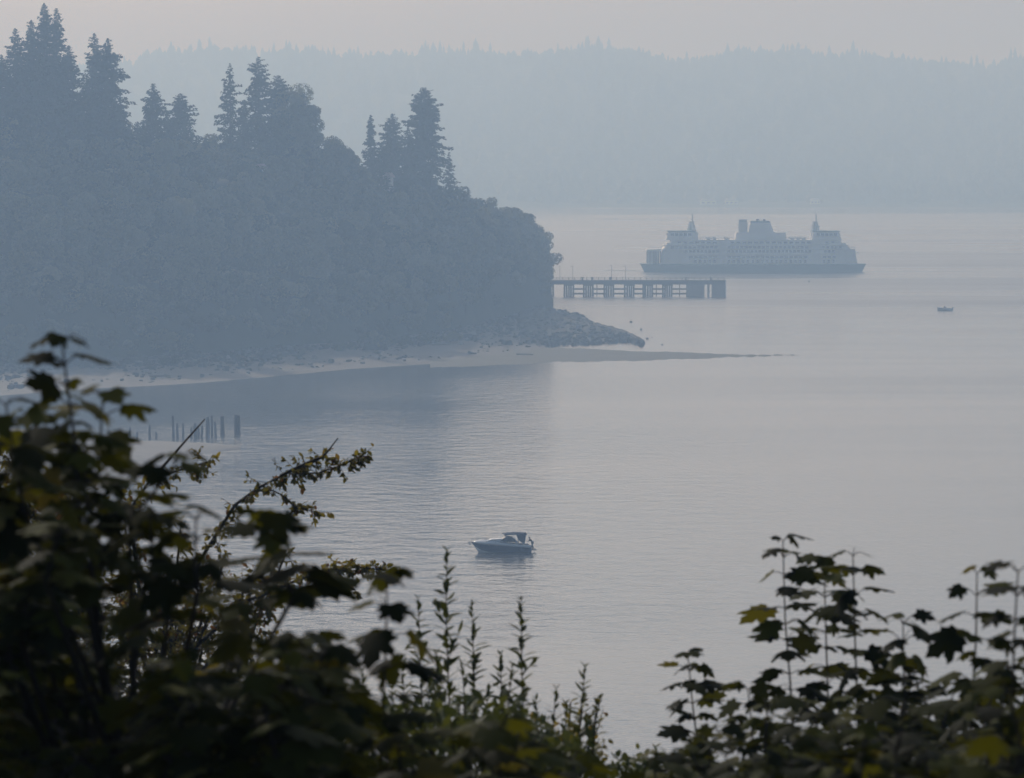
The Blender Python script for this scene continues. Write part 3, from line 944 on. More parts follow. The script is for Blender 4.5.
    for s in (-1, 1):
        b = MB()
        for x in np.arange(-25, 26, 2.0): b.box((x, s * 8.0, 14.8), (.08, .08, 1.0))
        for z in (14.85, 15.3): b.tube([(-25, s * 8.0, z), (25, s * 8.0, z)], .05, 4)
        b.build('railing', M['white'], t)
    for x in (-46.9, 46.2):
        for y in (-6, 6):
            MB().box((x, y, 8.7), (.5, 1.0, .7)).build('light', M['white'], t)
ferry()
def foam_patch():
    D = D_of(271.5)
    mb = MB()
    x0 = X_of(643, D)
    for _ in range(46):
        u = rng.random() ** 1.4
        x = x0 - u * 26 + 3; y = D + 12 + rng.normal(0, 2 + 3 * u)
        L, w = rng.uniform(.6, 2.6), rng.uniform(.4, 1.1)
        a = np.linspace(0, 2 * math.pi, 9)[:-1]
        rr = 1 + rng.normal(0, .2, 8)
        V = [(x + math.cos(q) * L * k, y + math.sin(q) * w * k, .012) for q, k in zip(a, rr)] + [(x, y, .16 + .25 * (1 - u))]
        mb.add(V, [(i, (i + 1) % 8, 8) for i in range(8)])
    tag(mb.build('foam', M['foam']), 'white churned foam behind the ferry stern', 'foam', kind='stuff')
foam_patch()

# ------------------------------------------------------------------ pier
def pier():
    D = D_of(297)
    k = D / F
    X = lambda cx: X_of(530 + cx / 5.12, D)           # columns measured along the pier
    t = empty('pier', (X_of(725, D), D, 0), 0, 'long dark timber pier on piles standing off the wooded point', 'pier')
    ox = X_of(725, D)
    x0, x1 = X_of(515, D) - ox, 0.0
    MB().box2(x0, x1, 0, 7.0, 5.5, 6.2).build('deck', M['creosote'], t)
    b = MB()
    for y in (.35, 3.5, 6.6): b.box2(x0, x1 - .2, y - .2, y + .2, 4.65, 5.497)
    b.build('stringer', M['creosote'], t)
    bents = [30, 95, 200, 300, 405, 510, 605, 705]
    for cx in bents:
        xc = X(cx) - ox
        for j in range(5):
            xx = xc + (-1.7 + j * .85)
            yy = .5 + j * 1.45
            MB().tube([(xx + rng.normal(0, .06), yy, -2), (xx + rng.normal(0, .06), yy, 5.0)], [.36, .32], 8).build('pile', M['creosote'], t)
        MB().box((xc, 3.5, 4.4), (3.8, 6.6, .5)).build('pile_cap', M['creosote'], t)
    for a, b_ in zip(bents[2:-1], bents[3:]):
        for z in (1.3, 3.0):
            MB().box2(X(a) - ox + 1.2, X(b_) - ox - 1.2, .1, .4, z - .32, z + .32).build('brace', M['creosote'], t)
    xx0 = X(705) - ox
    for z in (1.3, 3.0):
        MB().box2(xx0 + 1.2, X(800) - ox, .1, .4, z - .32, z + .32).build('brace', M['creosote'], t)
    # single slim piles between the bents
    for cx in (118, 222, 345, 420, 590, 620, 650, 770):
        MB().tube([(X(cx) - ox, 6.4, -2), (X(cx) - ox, 6.4, 5.5)], .17, 6).build('pile', M['creosote'], t)
    # close set fender timbers at the outer end
    for ca, cb in ((800, 890), (908, 917), (930, 996)):
        f = MB()
        for x in np.arange(X(ca) - ox, X(cb) - ox, .42): f.box((x + .2, -.2, 2.6), (.38, .36, 7.2))
        f.build('fender_wall', M['creosote'], t)
    MB().box((.25, -.2, 3.2), (.3, .4, 6.4)).build('end_post', M['white'], t)
    b = MB()
    for x in np.arange(x0, x1, 2.2): b.box((x, .15, 6.72), (.1, .1, 1.04))
    for z in (6.75, 7.2): b.box2(x0, x1, .1, .2, z - .04, z + .04)
    for x in np.arange(x0, x1, 2.2): b.box((x, 6.85, 6.72), (.1, .1, 1.04))
    b.build('railing', M['creosote'], t)
    for px, hgt, lab in ((560, 5.0, 'lamp post on the pier nearest the wooded point'), (573, 5.0, 'second lamp post on the pier counting out from the wooded point'), (612, 5.2, 'lamp post on the pier with a box at its foot'), (626, 5.0, 'outermost lamp post on the pier, nearest the ferry bow')):
        x = X_of(px, D)
        l = empty('lamp_post', (x, D + 5.5, 6.203), 0, lab, 'lamp post', 'lamp posts on the pier')
        MB().tube([(0, 0, 0), (0, 0, hgt)], [.11, .07], 6).build('pole', M['grey_metal'], l)
        MB().box((-.35, 0, hgt + .05), (1.0, .25, .14)).build('lamp_head', M['grey_metal'], l)
        if px == 612: MB().box((-.5, 0, .55), (.9, .8, 1.1)).build('control_box', M['grey_metal'], l)
    for px, lab in ((582.5, 'squat dark bollard on the pier between lamp posts'), (592, 'dark bollard on the pier nearest its middle'), (686, 'dark bollard toward the outer end of the pier'), (711, 'outermost dark bollard on the pier end')):
        x = X_of(px, D)
        o = MB().tube([(0, 0, 0), (0, 0, .8), (0, 0, .85), (0, 0, 1.15)], [.35, .3, .55, .5], 10).build('bollard', M['black'])
        o.location = (x, D + 1.0, 6.203)
        tag(o, lab, 'bollard', 'bollards on the pier')
pier()

# ------------------------------------------------------------------ old piles in the cove
def pilings():
    data = [(185, 175, 9), (230, 205, 9), (312, 160, 10), (355, 205, 8), (466, 100, 11), (490, 150, 14), (527, 150, 11), (580, 175, 13), (606, 150, 20), (627, 165, 12), (646, 165, 13), (685, 110, 22), (713, 100, 12), (735, 138, 13), (780, 105, 22), (866, 96, 19), (884, 98, 18)]
    n = len(data)
    words = ['rightmost', 'second', 'third', 'fourth', 'fifth', 'sixth', 'seventh', 'eighth', 'ninth', 'tenth', 'eleventh', 'twelfth', 'thirteenth', 'fourteenth', 'fifteenth', 'sixteenth', 'leftmost']
    for i, (cx, cyt, w) in enumerate(data):
        px = 100 + cx / 6.4
        base = 400 + np.interp(cx, [185, 640, 885], [252, 240, 214]) / 6.4 + rng.uniform(-.6, .6)
        D = D_of(base)
        hgt = (base - (400 + cyt / 6.4)) * D / F
        r = max(.24, w / 6.4 * D / F / 2 * 1.25)
        lean = rng.normal(0, .07, 2)
        hh = np.linspace(-1.5, hgt, 7)
        pts = [(lean[0] * z / 3 + rng.normal(0, .02), lean[1] * z / 3, z) for z in hh]
        mb = MB().tube(pts, [r * 1.08, r * 1.05, r, r * .97, r * .95, r * .9, r * (.55 + .3 * rng.random())], 9)
        o = mb.build('wooden_piling', M['timber'])
        o.location = (X_of(px, D), D, 0)
        k = n - 1 - i
        ww = 'thick' if w >= 18 else ('slim' if w < 12 else 'weathered')
        lab = f'{ww} dark old piling in the cove, {words[k]}' + (' of the row' if k in (0, n - 1) else ' from the right of the row')
        tag(o, lab, 'piling', 'old pilings in the cove')
pilings()

# ------------------------------------------------------------------ boats
def loft_hull(stations, closed_top=False):
    "stations: (x, [(y, z) from keel to sheer]); mirrored in y"
    V, Fc = [], []
    m = len(stations[0][1])
    for x, prof in stations:
        dx = prof
        for (y, z, *xo) in prof: V.append((x + (xo[0] if xo else 0), y, z))
        for (y, z, *xo) in prof: V.append((x + (xo[0] if xo else 0), -y, z))
    n = 2 * m
    for i in range(len(stations) - 1):
        for j in range(m - 1):
            a, b = i * n + j, (i + 1) * n + j
            Fc.append((a, b, b + 1, a + 1))
            a, b = i * n + m + j, (i + 1) * n + m + j
            Fc.append((a + 1, b + 1, b, a))
    e = (len(stations) - 1) * n
    Fc.append(tuple([e + j for j in range(m)] + [e + m + j for j in range(m - 1, -1, -1)]))
    return V, Fc

def person(loc, rz, label, crouch=True):
    "one skinned body leaning over the stern"
    t = empty('person', loc, rz, label, 'person')
    # x forward, z up, metres
    J = {'pel': (0, 0, .88), 'spine': (.10, 0, 1.08), 'chest': (.26, 0, 1.27), 'neck': (.36, 0, 1.40), 'head': (.42, 0, 1.52), 'crown': (.44, 0, 1.62),
         'hl': (-.02, .10, .86), 'kl': (.08, .12, .47), 'al': (-.03, .12, .09), 'tl': (.16, .13, .04),
         'hr': (-.02, -.10, .86), 'kr': (-.02, -.12, .46), 'ar': (-.20, -.12, .09), 'tr': (-.02, -.13, .04),
         'sl': (.30, .20, 1.30), 'el': (.48, .24, 1.07), 'wl': (.68, .20, .98), 'fl': (.79, .18, .95),
         'sr': (.30, -.20, 1.30), 'er': (.46, -.25, 1.06), 'wr': (.66, -.20, .95), 'fr': (.77, -.18, .92)}
    rad = {'pel': .14, 'spine': .13, 'chest': .15, 'neck': .06, 'head': .095, 'crown': .08, 'hl': .10, 'kl': .065, 'al': .045, 'tl': .04, 'hr': .10, 'kr': .065, 'ar': .045, 'tr': .04,
           'sl': .065, 'el': .045, 'wl': .034, 'fl': .03, 'sr': .065, 'er': .045, 'wr': .034, 'fr': .03}
    E = [('pel', 'spine'), ('spine', 'chest'), ('chest', 'neck'), ('neck', 'head'), ('head', 'crown'), ('pel', 'hl'), ('hl', 'kl'), ('kl', 'al'), ('al', 'tl'), ('pel', 'hr'), ('hr', 'kr'), ('kr', 'ar'), ('ar', 'tr'),
         ('chest', 'sl'), ('sl', 'el'), ('el', 'wl'), ('wl', 'fl'), ('chest', 'sr'), ('sr', 'er'), ('er', 'wr'), ('wr', 'fr')]
    def skinned(name, keys, edges, grow, mat, root):
        me = bpy.data.meshes.new(name)
        ix = {k: i for i, k in enumerate(keys)}
        me.from_pydata([J[k] for k in keys], [(ix[a], ix[b]) for a, b in edges], [])
        me.materials.append(mat)
        o = bpy.data.objects.new(name, me); col.objects.link(o); o.parent = t
        sk = o.modifiers.new('skin', 'SKIN')
        for k in keys:
            sv = me.skin_vertices[0].data[ix[k]]
            sv.radius = (rad[k] + grow,) * 2
            sv.use_root = (k == root)
        sb = o.modifiers.new('sub', 'SUBSURF'); sb.levels = sb.render_levels = 1
        return o
    skinned('body', list(J), E, 0, M['skin'], 'pel')
    sh = ['pel', 'spine', 'chest', 'sl', 'el', 'sr', 'er']
    skinned('shirt', sh, [e for e in E if e[0] in sh and e[1] in sh], .018, M['cloth'], 'spine')
    tr = ['pel', 'hl', 'kl', 'al', 'hr', 'kr', 'ar']
    skinned('trousers', tr, [e for e in E if e[0] in tr and e[1] in tr], .020, M['cloth'], 'pel')
    hb = MB()
    a = np.linspace(0, 2 * math.pi, 11)[:-1]
    V = []
    for ph, rr in ((-.1, 1.06), (.5, 1.0), (1.0, .72), (1.4, .3)):
        for q in a: V.append((.42 + .11 * rr * math.cos(ph) * math.cos(q) - .015, .105 * rr * math.cos(ph) * math.sin(q), 1.565 + .13 * math.sin(ph)))
    Fh = [(i * 10 + k, i * 10 + (k + 1) % 10, (i + 1) * 10 + (k + 1) % 10, (i + 1) * 10 + k) for i in range(3) for k in range(10)] + [tuple(30 + k for k in range(10))]
    hb.add(V, Fh); hb.build('hair', M['hair'], t, True)
    return t

def cruiser():
    D = D_of(553)
    px2m = D / F
    xc = X_of(503, D)
    rz = R(7)
    t = empty('cabin_cruiser', (xc, D, 0), rz, 'white and navy cabin cruiser drifting alone on the near water', 'boat')
    # bow toward -x ; length 8.2
    st = []
    prof = [(-4.25, .02, 1.36, .01, 1.29), (-3.7, .44, 1.38, .10, .72), (-3.0, .82, 1.37, .40, .36), (-2.0, 1.12, 1.33, .82, .12), (-.8, 1.30, 1.26, 1.10, .03), (.8, 1.36, 1.14, 1.20, .01), (2.4, 1.34, .99, 1.20, .01), (3.7, 1.28, .86, 1.16, .01)]
    for x, ys, zs, yc, zc in prof:
        st.append((x, [(yc, zc), ((yc + ys) / 2 * 1.0 + .02, (zc + zs) / 2), (ys, zs)]))
    V, Fc = loft_hull(st); MBh = MB(); MBh.add(V, Fc)
    hull = MBh.build('hull', M['navy'], t, True)
    sb = []
    for x, ys, zs, yc, zc in prof:
        k = -.45 if x > -3 else -.45 + (abs(x) - 3) * 1.4
        sb.append((x, [(0.0, min(k, zc - .02)), (yc * .6, min((k + zc) / 2 - .02, zc - .01)), (yc + .012, zc + .02)]))
    V, Fc = loft_hull(sb); b = MB(); b.add(V, Fc); b.build('hull_bottom', M['gel'], t, True)
    # white sheer band and crowned deck
    V, Fc = [], []
    rows = []
    for x, ys, zs, yc, zc in prof:
        cr = .26 * min(1, ys) if x < 0 else .0; e_ = min(1, ys * 1.2)
        rows.append([(x, -ys - .03, zs - .05 - .17 * min(1, ys)), (x, -ys - .04, zs + .03), (x, -ys * .85, zs + .03 + .07 * e_), (x, -ys * .45, zs + .03 + .09 * e_ + cr * .8), (x, 0, zs + .03 + .11 * e_ + cr),
                     (x, ys * .45, zs + .03 + .09 * e_ + cr * .8), (x, ys * .85, zs + .03 + .07 * e_), (x, ys + .04, zs + .03), (x, ys + .03, zs - .05 - .17 * min(1, ys))])
    m = 9
    for r in rows: V += r
    cut = 5
    for i in range(len(rows) - 1):
        for j in range(m - 1):
            if i >= cut and 2 <= j <= 5: continue
            Fc.append((i * m + j, (i + 1) * m + j, (i + 1) * m + j + 1, i * m + j + 1))
    b = MB(); b.add(V, Fc); dk = b.build('deck', M['gel'], t, True)
    so_ = dk.modifiers.new('solid', 'SOLIDIFY'); so_.thickness = .05
    MB().box2(.8, 3.6, -1.05, 1.05, .35, .42).build('cockpit_floor', M['cream'], t)
    MB().box2(3.55, 3.72, -1.2, 1.2, .3, 1.0).build('transom', M['gel'], t)
    MB().box2(3.72, 4.45, -1.05, 1.05, .28, .36).build('swim_platform', M['drift'], t)
    # trunk cabin / windscreen
    MB().prism_xz([(-2.3, 1.55), (.9, 1.40), (.9, 1.75), (-.4, 1.85), (-1.6, 1.80)], -.75, .75).build('trunk_cabin', M['gel'], t)
    w = MB()
    w.add([(-.45, -.95, 1.62), (-.45, .95, 1.62), (.35, .88, 2.12), (.35, -.88, 2.12), (.0, -1.12, 1.52), (1.9, -1.16, 1.40), (1.3, -1.05, 1.95), (.0, 1.12, 1.52), (1.9, 1.16, 1.40), (1.3, 1.05, 1.95)],
          [(0, 1, 2, 3), (0, 3, 4), (3, 6, 5, 4), (1, 7, 2), (2, 7, 8, 9)])
    ws = w.build('windscreen', M['glass'], t); s_ = ws.modifiers.new('solid', 'SOLIDIFY'); s_.thickness = .03
    b = MB()
    b.tube([(-.47, -.96, 1.62), (.35, -.9, 2.15), (1.3, -1.07, 1.97), (1.92, -1.18, 1.41)], .025, 5).tube([(-.47, .96, 1.62), (.35, .9, 2.15), (1.3, 1.07, 1.97), (1.92, 1.18, 1.41)], .025, 5).tube([(.35, -.9, 2.15), (.35, .9, 2.15)], .025, 5)
    b.build('windscreen_frame', M['grey_metal'], t)
    # bimini top: gently arched
    V = []
    xs = np.linspace(.0, 3.1, 7); ys = np.linspace(-1.15, 1.15, 7)
    for x in xs:
        for y in ys: V.append((x, y, 2.66 - .16 * (y / 1.15) ** 2 - .06 * ((x - 1.5) / 1.5) ** 2))
    Fc = [(i * 7 + j, (i + 1) * 7 + j, (i + 1) * 7 + j + 1, i * 7 + j + 1) for i in range(6) for j in range(6)]
    b = MB(); b.add(V, Fc); top = b.build('canopy', M['navy_canvas'], t, True); s_ = top.modifiers.new('solid', 'SOLIDIFY'); s_.thickness = .10
    fr = MB()
    for s in (-1, 1):
        fr.tube([(.1, s * 1.1, 2.5), (.55, s * 1.05, 1.95)], .03, 5).tube([(1.2, s * 1.12, 2.52), (1.7, s * 1.2, 1.3)], .03, 5).tube([(3.0, s * 1.12, 2.48), (2.5, s * 1.25, 1.1)], .03, 5)
    fr.build('canopy_frame', M['grey_metal'], t)
    for s in (-1, 1):
        cv = MB(); cv.add([(1.75, s * 1.13, 2.5), (3.0, s * 1.13, 2.46), (2.75, s * 1.27, 1.15), (2.3, s * 1.25, 1.4)], [(0, 1, 2, 3)])
        c_ = cv.build('side_curtain', M['navy_canvas'], t); s_ = c_.modifiers.new('solid', 'SOLIDIFY'); s_.thickness = .03
    # radar arch and rails
    rl = MB()
    for s in (-1, 1):
        pts = [(-4.25, s * .10, 1.78), (-3.5, s * .60, 1.86), (-2.4, s * 1.02, 1.82), (-1.2, s * 1.24, 1.70), (-.5, s * 1.28, 1.4)]
        rl.tube(pts, .022, 5)
        for p in pts[:-1]: rl.tube([(p[0], p[1], p[2]), (p[0] + .03, p[1], p[2] - .48)], .018, 4)
    rl.tube([(-4.25, -.1, 1.78), (-4.4, 0, 1.78), (-4.25, .1, 1.78)], .022, 5)
    rl.build('bow_rail', M['grey_metal'], t)
    MB().box((-4.4, 0, 1.40), (.75, .34, .08)).build('bow_pulpit', M['drift'], t)
    MB().tube([(-4.6, 0, 1.36), (-4.45, 0, 1.12)], .05, 5).box((-4.5, 0, 1.08), (.3, .3, .08)).build('anchor', M['grey_metal'], t)
    MB().box((1.9, .55, .85), (.5, .5, .8)).box((2.1, .55, 1.4), (.12, .5, .5)).build('helm_seat', M['gel'], t)
    MB().box((3.2, 0, .62), (.5, 2.0, .4)).build('stern_bench', M['gel'], t)
    for x in (-2.0, -1.3, -.6):
        MB().tube([(x, -1.19 - (x + 2) * .06, .98), (x, -1.25 - (x + 2) * .06, .98)], .11, 12).build('porthole', M['glass'], t)
    c, s = math.cos(rz), math.sin(rz)
    lx, ly = 3.98, 0.1
    person((xc + lx * c - ly * s, D + lx * s + ly * c, .36), rz + math.pi, 'person in dark clothes leaning over the stern of the cruiser')
cruiser()

def runabout():
    D = D_of(310.5)
    xc = X_of(945.5, D)
    t = empty('motorboat', (xc, D, 0), R(4), 'small distant open motorboat with dark hull on the open water right of the ferry', 'boat')
    prof = [(-2.7, .02, 1.05, .02, .6), (-2.0, .55, 1.02, .3, .25), (-1.0, .88, .92, .7, .06), (.6, 1.0, .80, .85, .02), (2.4, .98, .72, .85, .02)]
    V, Fc = loft_hull([(x, [(0, -.25), (yc, zc), (ys, zs)]) for x, ys, zs, yc, zc in prof]); b = MB(); b.add(V, Fc); b.build('hull', M['mid_grey'], t, True)
    V = []
    for x, ys, zs, yc, zc in prof: V += [(x, -ys, zs + .004), (x, -ys * .6, zs + .16), (x, ys * .6, zs + .16), (x, ys, zs + .004)]
    b = MB(); b.add(V, [(i * 4 + j, (i + 1) * 4 + j, (i + 1) * 4 + j + 1, i * 4 + j + 1) for i in range(2) for j in range(3)]); dk = b.build('foredeck', M['gel'], t); s_ = dk.modifiers.new('solid', 'SOLIDIFY'); s_.thickness = .05
    b = MB(); b.add([(-.9, -.7, 1.05), (-.9, .7, 1.05), (-.3, .7, 1.6), (-.3, -.7, 1.6), (.3, -.8, .95), (.3, .8, .95)], [(0, 1, 2, 3), (0, 3, 4), (1, 5, 2)])
    w = b.build('windscreen', M['glass'], t); s_ = w.modifiers.new('solid', 'SOLIDIFY'); s_.thickness = .03
    MB().box((.7, -.4, .8), (.5, .5, .5)).box((.7, .4, .8), (.5, .5, .5)).box((1.7, 0, .7), (.5, 1.5, .4)).build('seat', M['gel'], t)
    MB().box((2.55, 0, .95), (.45, .4, .6)).box((2.6, 0, .2), (.2, .15, 1.2)).build('outboard_motor', M['black'], t)
runabout()

def skiff():
    D = D_of(594)
    xc = X_of(304, D)
    t = empty('skiff', (xc, D, 0), R(3), 'small teal skiff half hidden behind the foreground leaves', 'boat')
    prof = [(-2.5, .02, .78, .02, .3), (-1.8, .45, .72, .3, .1), (-.8, .75, .64, .6, .0), (.8, .82, .60, .68, -.02), (2.3, .76, .62, .64, .0)]
    V, Fc = loft_hull([(x, [(0, -.2), (yc, zc), (ys, zs)]) for x, ys, zs, yc, zc in prof]); b = MB(); b.add(V, Fc); h = b.build('hull', M['teal'], t, True)
    s_ = h.modifiers.new('solid', 'SOLIDIFY'); s_.thickness = .04
    for x in (-1.0, .3, 1.4): MB().box((x, 0, .45), (.3, 1.3, .05)).build('thwart', M['drift'], t)
    for y in (-.3, .3): MB().box((.1, y, .85), (.12, .4, .6)).build('seat_back', M['blue'], t)
    MB().box((2.4, 0, .8), (.45, .4, .55)).box((2.45, 0, .1), (.2, .15, 1.0)).build('outboard_motor', M['teal'], t)
skiff()
def buoy():
    D = D_of(282)
    t = empty('mooring_buoy', (X_of(809, D), D, 0), 0, 'tiny dark mooring buoy below the right half of the ferry', 'buoy')
    MB().tube([(0, 0, -.3), (0, 0, .1), (0, 0, .5), (0, 0, .62)], [.3, .42, .34, .1], 10).build('float', M['black'], t)
    MB().tube([(0, 0, .6), (0, 0, 1.1)], .05, 6).build('staff', M['grey_metal'], t)
buoy()

# ------------------------------------------------------------------ foreground leaves
def leaf_template(kind):
    if kind == 'maple':
        pol = []
        half = [(0.03, 0.0), (0.18, -0.09), (0.42, -0.06), (0.38, 0.06), (0.58, 0.20), (0.46, 0.27), (0.40, 0.34), (0.56, 0.52), (0.55, 0.72), (0.40, 0.64), (0.31, 0.66), (0.22, 0.58), (0.27, 0.80), (0.16, 0.86), (0.02, 1.05)]
        pol = half + [(-x, y) for x, y in half[::-1]]
        c = (0, .22)
    elif kind == 'oval':
        half = [(0.0, 0.0), (0.20, .18), (.30, .45), (.24, .72), (.10, .92), (0, 1.0)]
        pol = half + [(-x, y) for x, y in half[-2:0:-1]]
        c = (0, .5)
    else:  # lance
        half = [(0.0, 0.0), (0.12, .15), (.19, .42), (.13, .72), (0, 1.0)]
        pol = half + [(-x, y) for x, y in half[-2:0:-1]]
        c = (0, .45)
    v = np.array([(c[0], c[1], 0)] + [(x, y, 0) for x, y in pol])
    if kind == 'maple':
        v[:, 2] = -0.30 * (np.abs(v[:, 0]) ** 1.5) - .16 * np.maximum(v[:, 1] - .1, 0) ** 2 + .05
    else:
        v[:, 2] = .25 * np.abs(v[:, 0]) - .15 * v[:, 1] ** 2
    n = len(pol)
    f = np.array([(0, 1 + i, 1 + (i + 1) % n) for i in range(n)])
    return v, f
TPL = {k: leaf_template(k) for k in ('maple', 'oval', 'lance')}

class Leaves:
    def __init__(self): self.items = {}
    def add(self, kind, pos, tip, nrm, size, tint):
        self.items.setdefault(kind, []).append((*pos, *tip, *nrm, size, tint))
    def build(self, name, mat, parent):
        Vs, Fs, Ts, n0 = [], [], [], 0
        for kind, it in self.items.items():
            a = np.array(it); v, f = TPL[kind]
            t = a[:, 3:6]; t = t / np.linalg.norm(t, axis=1, keepdims=True)
            nn = a[:, 6:9] - t * np.sum(a[:, 6:9] * t, 1, keepdims=True); nn /= (np.linalg.norm(nn, axis=1, keepdims=True) + 1e-9)
            s = np.cross(t, nn)
            sz = a[:, 9][:, None, None]
            wob = 1 + rng.normal(0, .10, (len(a), 1, 3))
            vv = v[None] * wob
            curl = 1 + rng.normal(0, .6, (len(a), 1))
            P = a[:, None, 0:3] + sz * (vv[:, :, 0:1] * s[:, None] + vv[:, :, 1:2] * t[:, None] + (vv[:, :, 2] * curl)[:, :, None] * nn[:, None])
            m = v.shape[0]
            Vs.append(P.reshape(-1, 3))
            Fs.append((f[None] + (np.arange(len(a)) * m)[:, None, None] + n0).reshape(-1, 3))
            Ts.append(np.repeat(a[:, 10], len(f)))
            n0 += len(a) * m
        V = np.concatenate(Vs); Fc = np.concatenate(Fs); T = np.concatenate(Ts)
        me = bpy.data.meshes.new(name)
        me.vertices.add(len(V)); me.vertices.foreach_set('co', V.ravel())
        me.loops.add(Fc.size); me.loops.foreach_set('vertex_index', Fc.ravel().astype('i'))
        me.polygons.add(len(Fc)); me.polygons.foreach_set('loop_start', np.arange(0, Fc.size, 3, dtype='i'))
        at_ = me.attributes.new('tint', 'FLOAT', 'FACE'); at_.data.foreach_set('value', np.clip(T, 0, 1).astype('f'))
        me.materials.append(mat); me.update(calc_edges=True); me.validate()
        return mesh_obj(name, me, parent)

def unit(v): return v / (np.linalg.norm(v) + 1e-9)

def polyline(pts, step):
    pts = np.array(pts); seg = np.linalg.norm(np.diff(pts, axis=0), axis=1)
    s = np.concatenate(([0], np.cumsum(seg)))
    n = max(2, int(s[-1] / step) + 1)
    q = np.linspace(0, s[-1], n)
    return np.stack([np.interp(q, s, pts[:, k]) for k in range(3)], 1)

def maple_shoot(lv, mb, pts, size, step, r0=.0025, r1=.006, n_max=99, dens=1.0, petiole=.6):
    size, step = size * 0.86, step * 0.92
    "pts from the tip down; opposite leaf pairs, each turned a quarter from the last"
    P = polyline(pts, step)
    mb.tube(P, np.linspace(r0, r1, len(P)), 5)
    a = rng.random() * 3.14
    for i, p in enumerate(P[:n_max]):
        a += math.pi / 2 + rng.normal(0, .2)
        grow = min(1, .7 + i * .15)
        for s in (0, math.pi, 1.4, 4.5):
            if rng.random() > (dens if s in (0, math.pi) else dens * .8): continue
            an = a + s + rng.normal(0, .25)
            out = np.array([math.cos(an), math.sin(an), 0])
            up = .55 if i < 2 else .25
            e = p + (out + np.array([0, 0, up + rng.normal(0, .15)])) * size * petiole * grow * rng.uniform(.6, 1.1)
            mb.tube([p, (p + e) / 2 + np.array([0, 0, size * .05]), e], [.0022, .0018, .0014], 4, False)
            tip = out + np.array([0, 0, rng.uniform(-.42, .14) if rng.random() < .68 else rng.uniform(-.95, -.3)])
            nrm = np.array([0, 0, 1.0]) + out * .25 + rng.normal(0, .32, 3)
            lv.add('maple', e, tip, nrm, size * grow * rng.uniform(.55, 1.18), np.clip(.05 + .9 * rng.random() ** 2.1, 0, 1))

def down_to_ground(p, dx=0.0):
    return np.array([p[0] + dx, p[1] + .1, bluff_z(p[1]) - .3])

def sapling(label, pix, D, size, step, group=None, dens=1.0, name='maple_sapling', n_max=99, r1=.006, depth_lean=0.0):
    pts = [at(x, y, D + depth_lean * k) for k, (x, y) in enumerate(pix)]
    base = down_to_ground(pts[-1])
    t = empty(name, base, 0, label, 'sapling', group)
    lv, mb = Leaves(), MB()
    loc = [p - base for p in pts]
    maple_shoot(lv, mb, loc, size, step, n_max=n_max, dens=dens, r1=r1)
    mb.tube([loc[-1], loc[-1] * .5 + np.array([.03, 0, 0]), (0, 0, 0)], [r1, r1 * 1.3, r1 * 1.7], 6)
    mb.build('stem', M['twig'], t)
    lv.build('leaves', M['maple'], t)
    return t

def maple_bush(label, tips, base_px, Dbase, size, step, group, length=(.25, .6), name='maple_tree', dens=.95, r_trunk=.05):
    "tips: (px, py, D) of shoot ends; shoots curve down to limbs that meet in the trunk"
    bp = at(base_px, 800, Dbase)
    base = down_to_ground(bp)
    t = empty(name, base, 0, label, 'tree' if name == 'maple_tree' else 'shrub', group)
    lv, mb = Leaves(), MB()
    fork = bp - base + np.array([0, 0, -.3])
    mb_t = MB().tube([(0, 0, 0), fork * np.array([.6, .6, .5]), fork], [r_trunk * 1.4, r_trunk * 1.1, r_trunk], 8)
    mb_t.build('trunk', M['bark'], t)
    for (px, py, D, *LL) in tips:
        e = at(px, py, D) - base
        L = LL[0] if LL else rng.uniform(*length)
        mid = e + np.array([rng.normal(0, .05), rng.normal(0, .05), -L])
        maple_shoot(lv, mb, [e, (e + mid) / 2 + rng.normal(0, .012, 3), mid], size * rng.uniform(.85, 1.1), step, dens=dens)
        j = mid * .45 + fork * .55
        mb.tube([mid, j + rng.normal(0, .03, 3), fork], [.006, .009, r_trunk * .5], 5)
    mb.build('branches', M['twig'], t)
    lv.build('leaves', M['maple'], t)
    return t

# --- right hand saplings, fairly sharp
G1 = 'maple saplings at the right'
sapling('tallest maple sapling at the right, its tiers of leaves against the water', [(783, 541), (785, 620), (790, 680), (797, 790)], 16, .135, .072, G1)
sapling('maple sapling close beside the tallest one on its right side', [(824, 562), (826, 640), (828, 700), (832, 790)], 16.4, .13, .075, G1)
sapling('maple sapling with a small flat leaf tuft at its top, third from the tallest', [(853, 556), (855, 640), (857, 700), (860, 790)], 15.6, .13, .078, G1)
sapling('leaning maple sapling in the gap of the right hand thicket', [(903, 624), (904, 680), (908, 790)], 14.5, .135, .072, G1)
sapling('maple sapling with yellow green leaves near the right edge', [(977, 574), (976, 640), (972, 700), (968, 790)], 13.5, .14, .078, G1)
sapling('maple sapling cut by the right edge of the picture', [(1018, 572), (1014, 640), (1010, 790)], 11.5, .125, .07, G1)
sapling('small lone maple sapling left of the right hand thicket', [(688, 655), (692, 700), (697, 740), (703, 800)], 17, .12, .075, G1)
sapling('short maple sapling between the lone one and the tallest one', [(748, 690), (752, 730), (755, 800)], 15, .135, .07, G1)

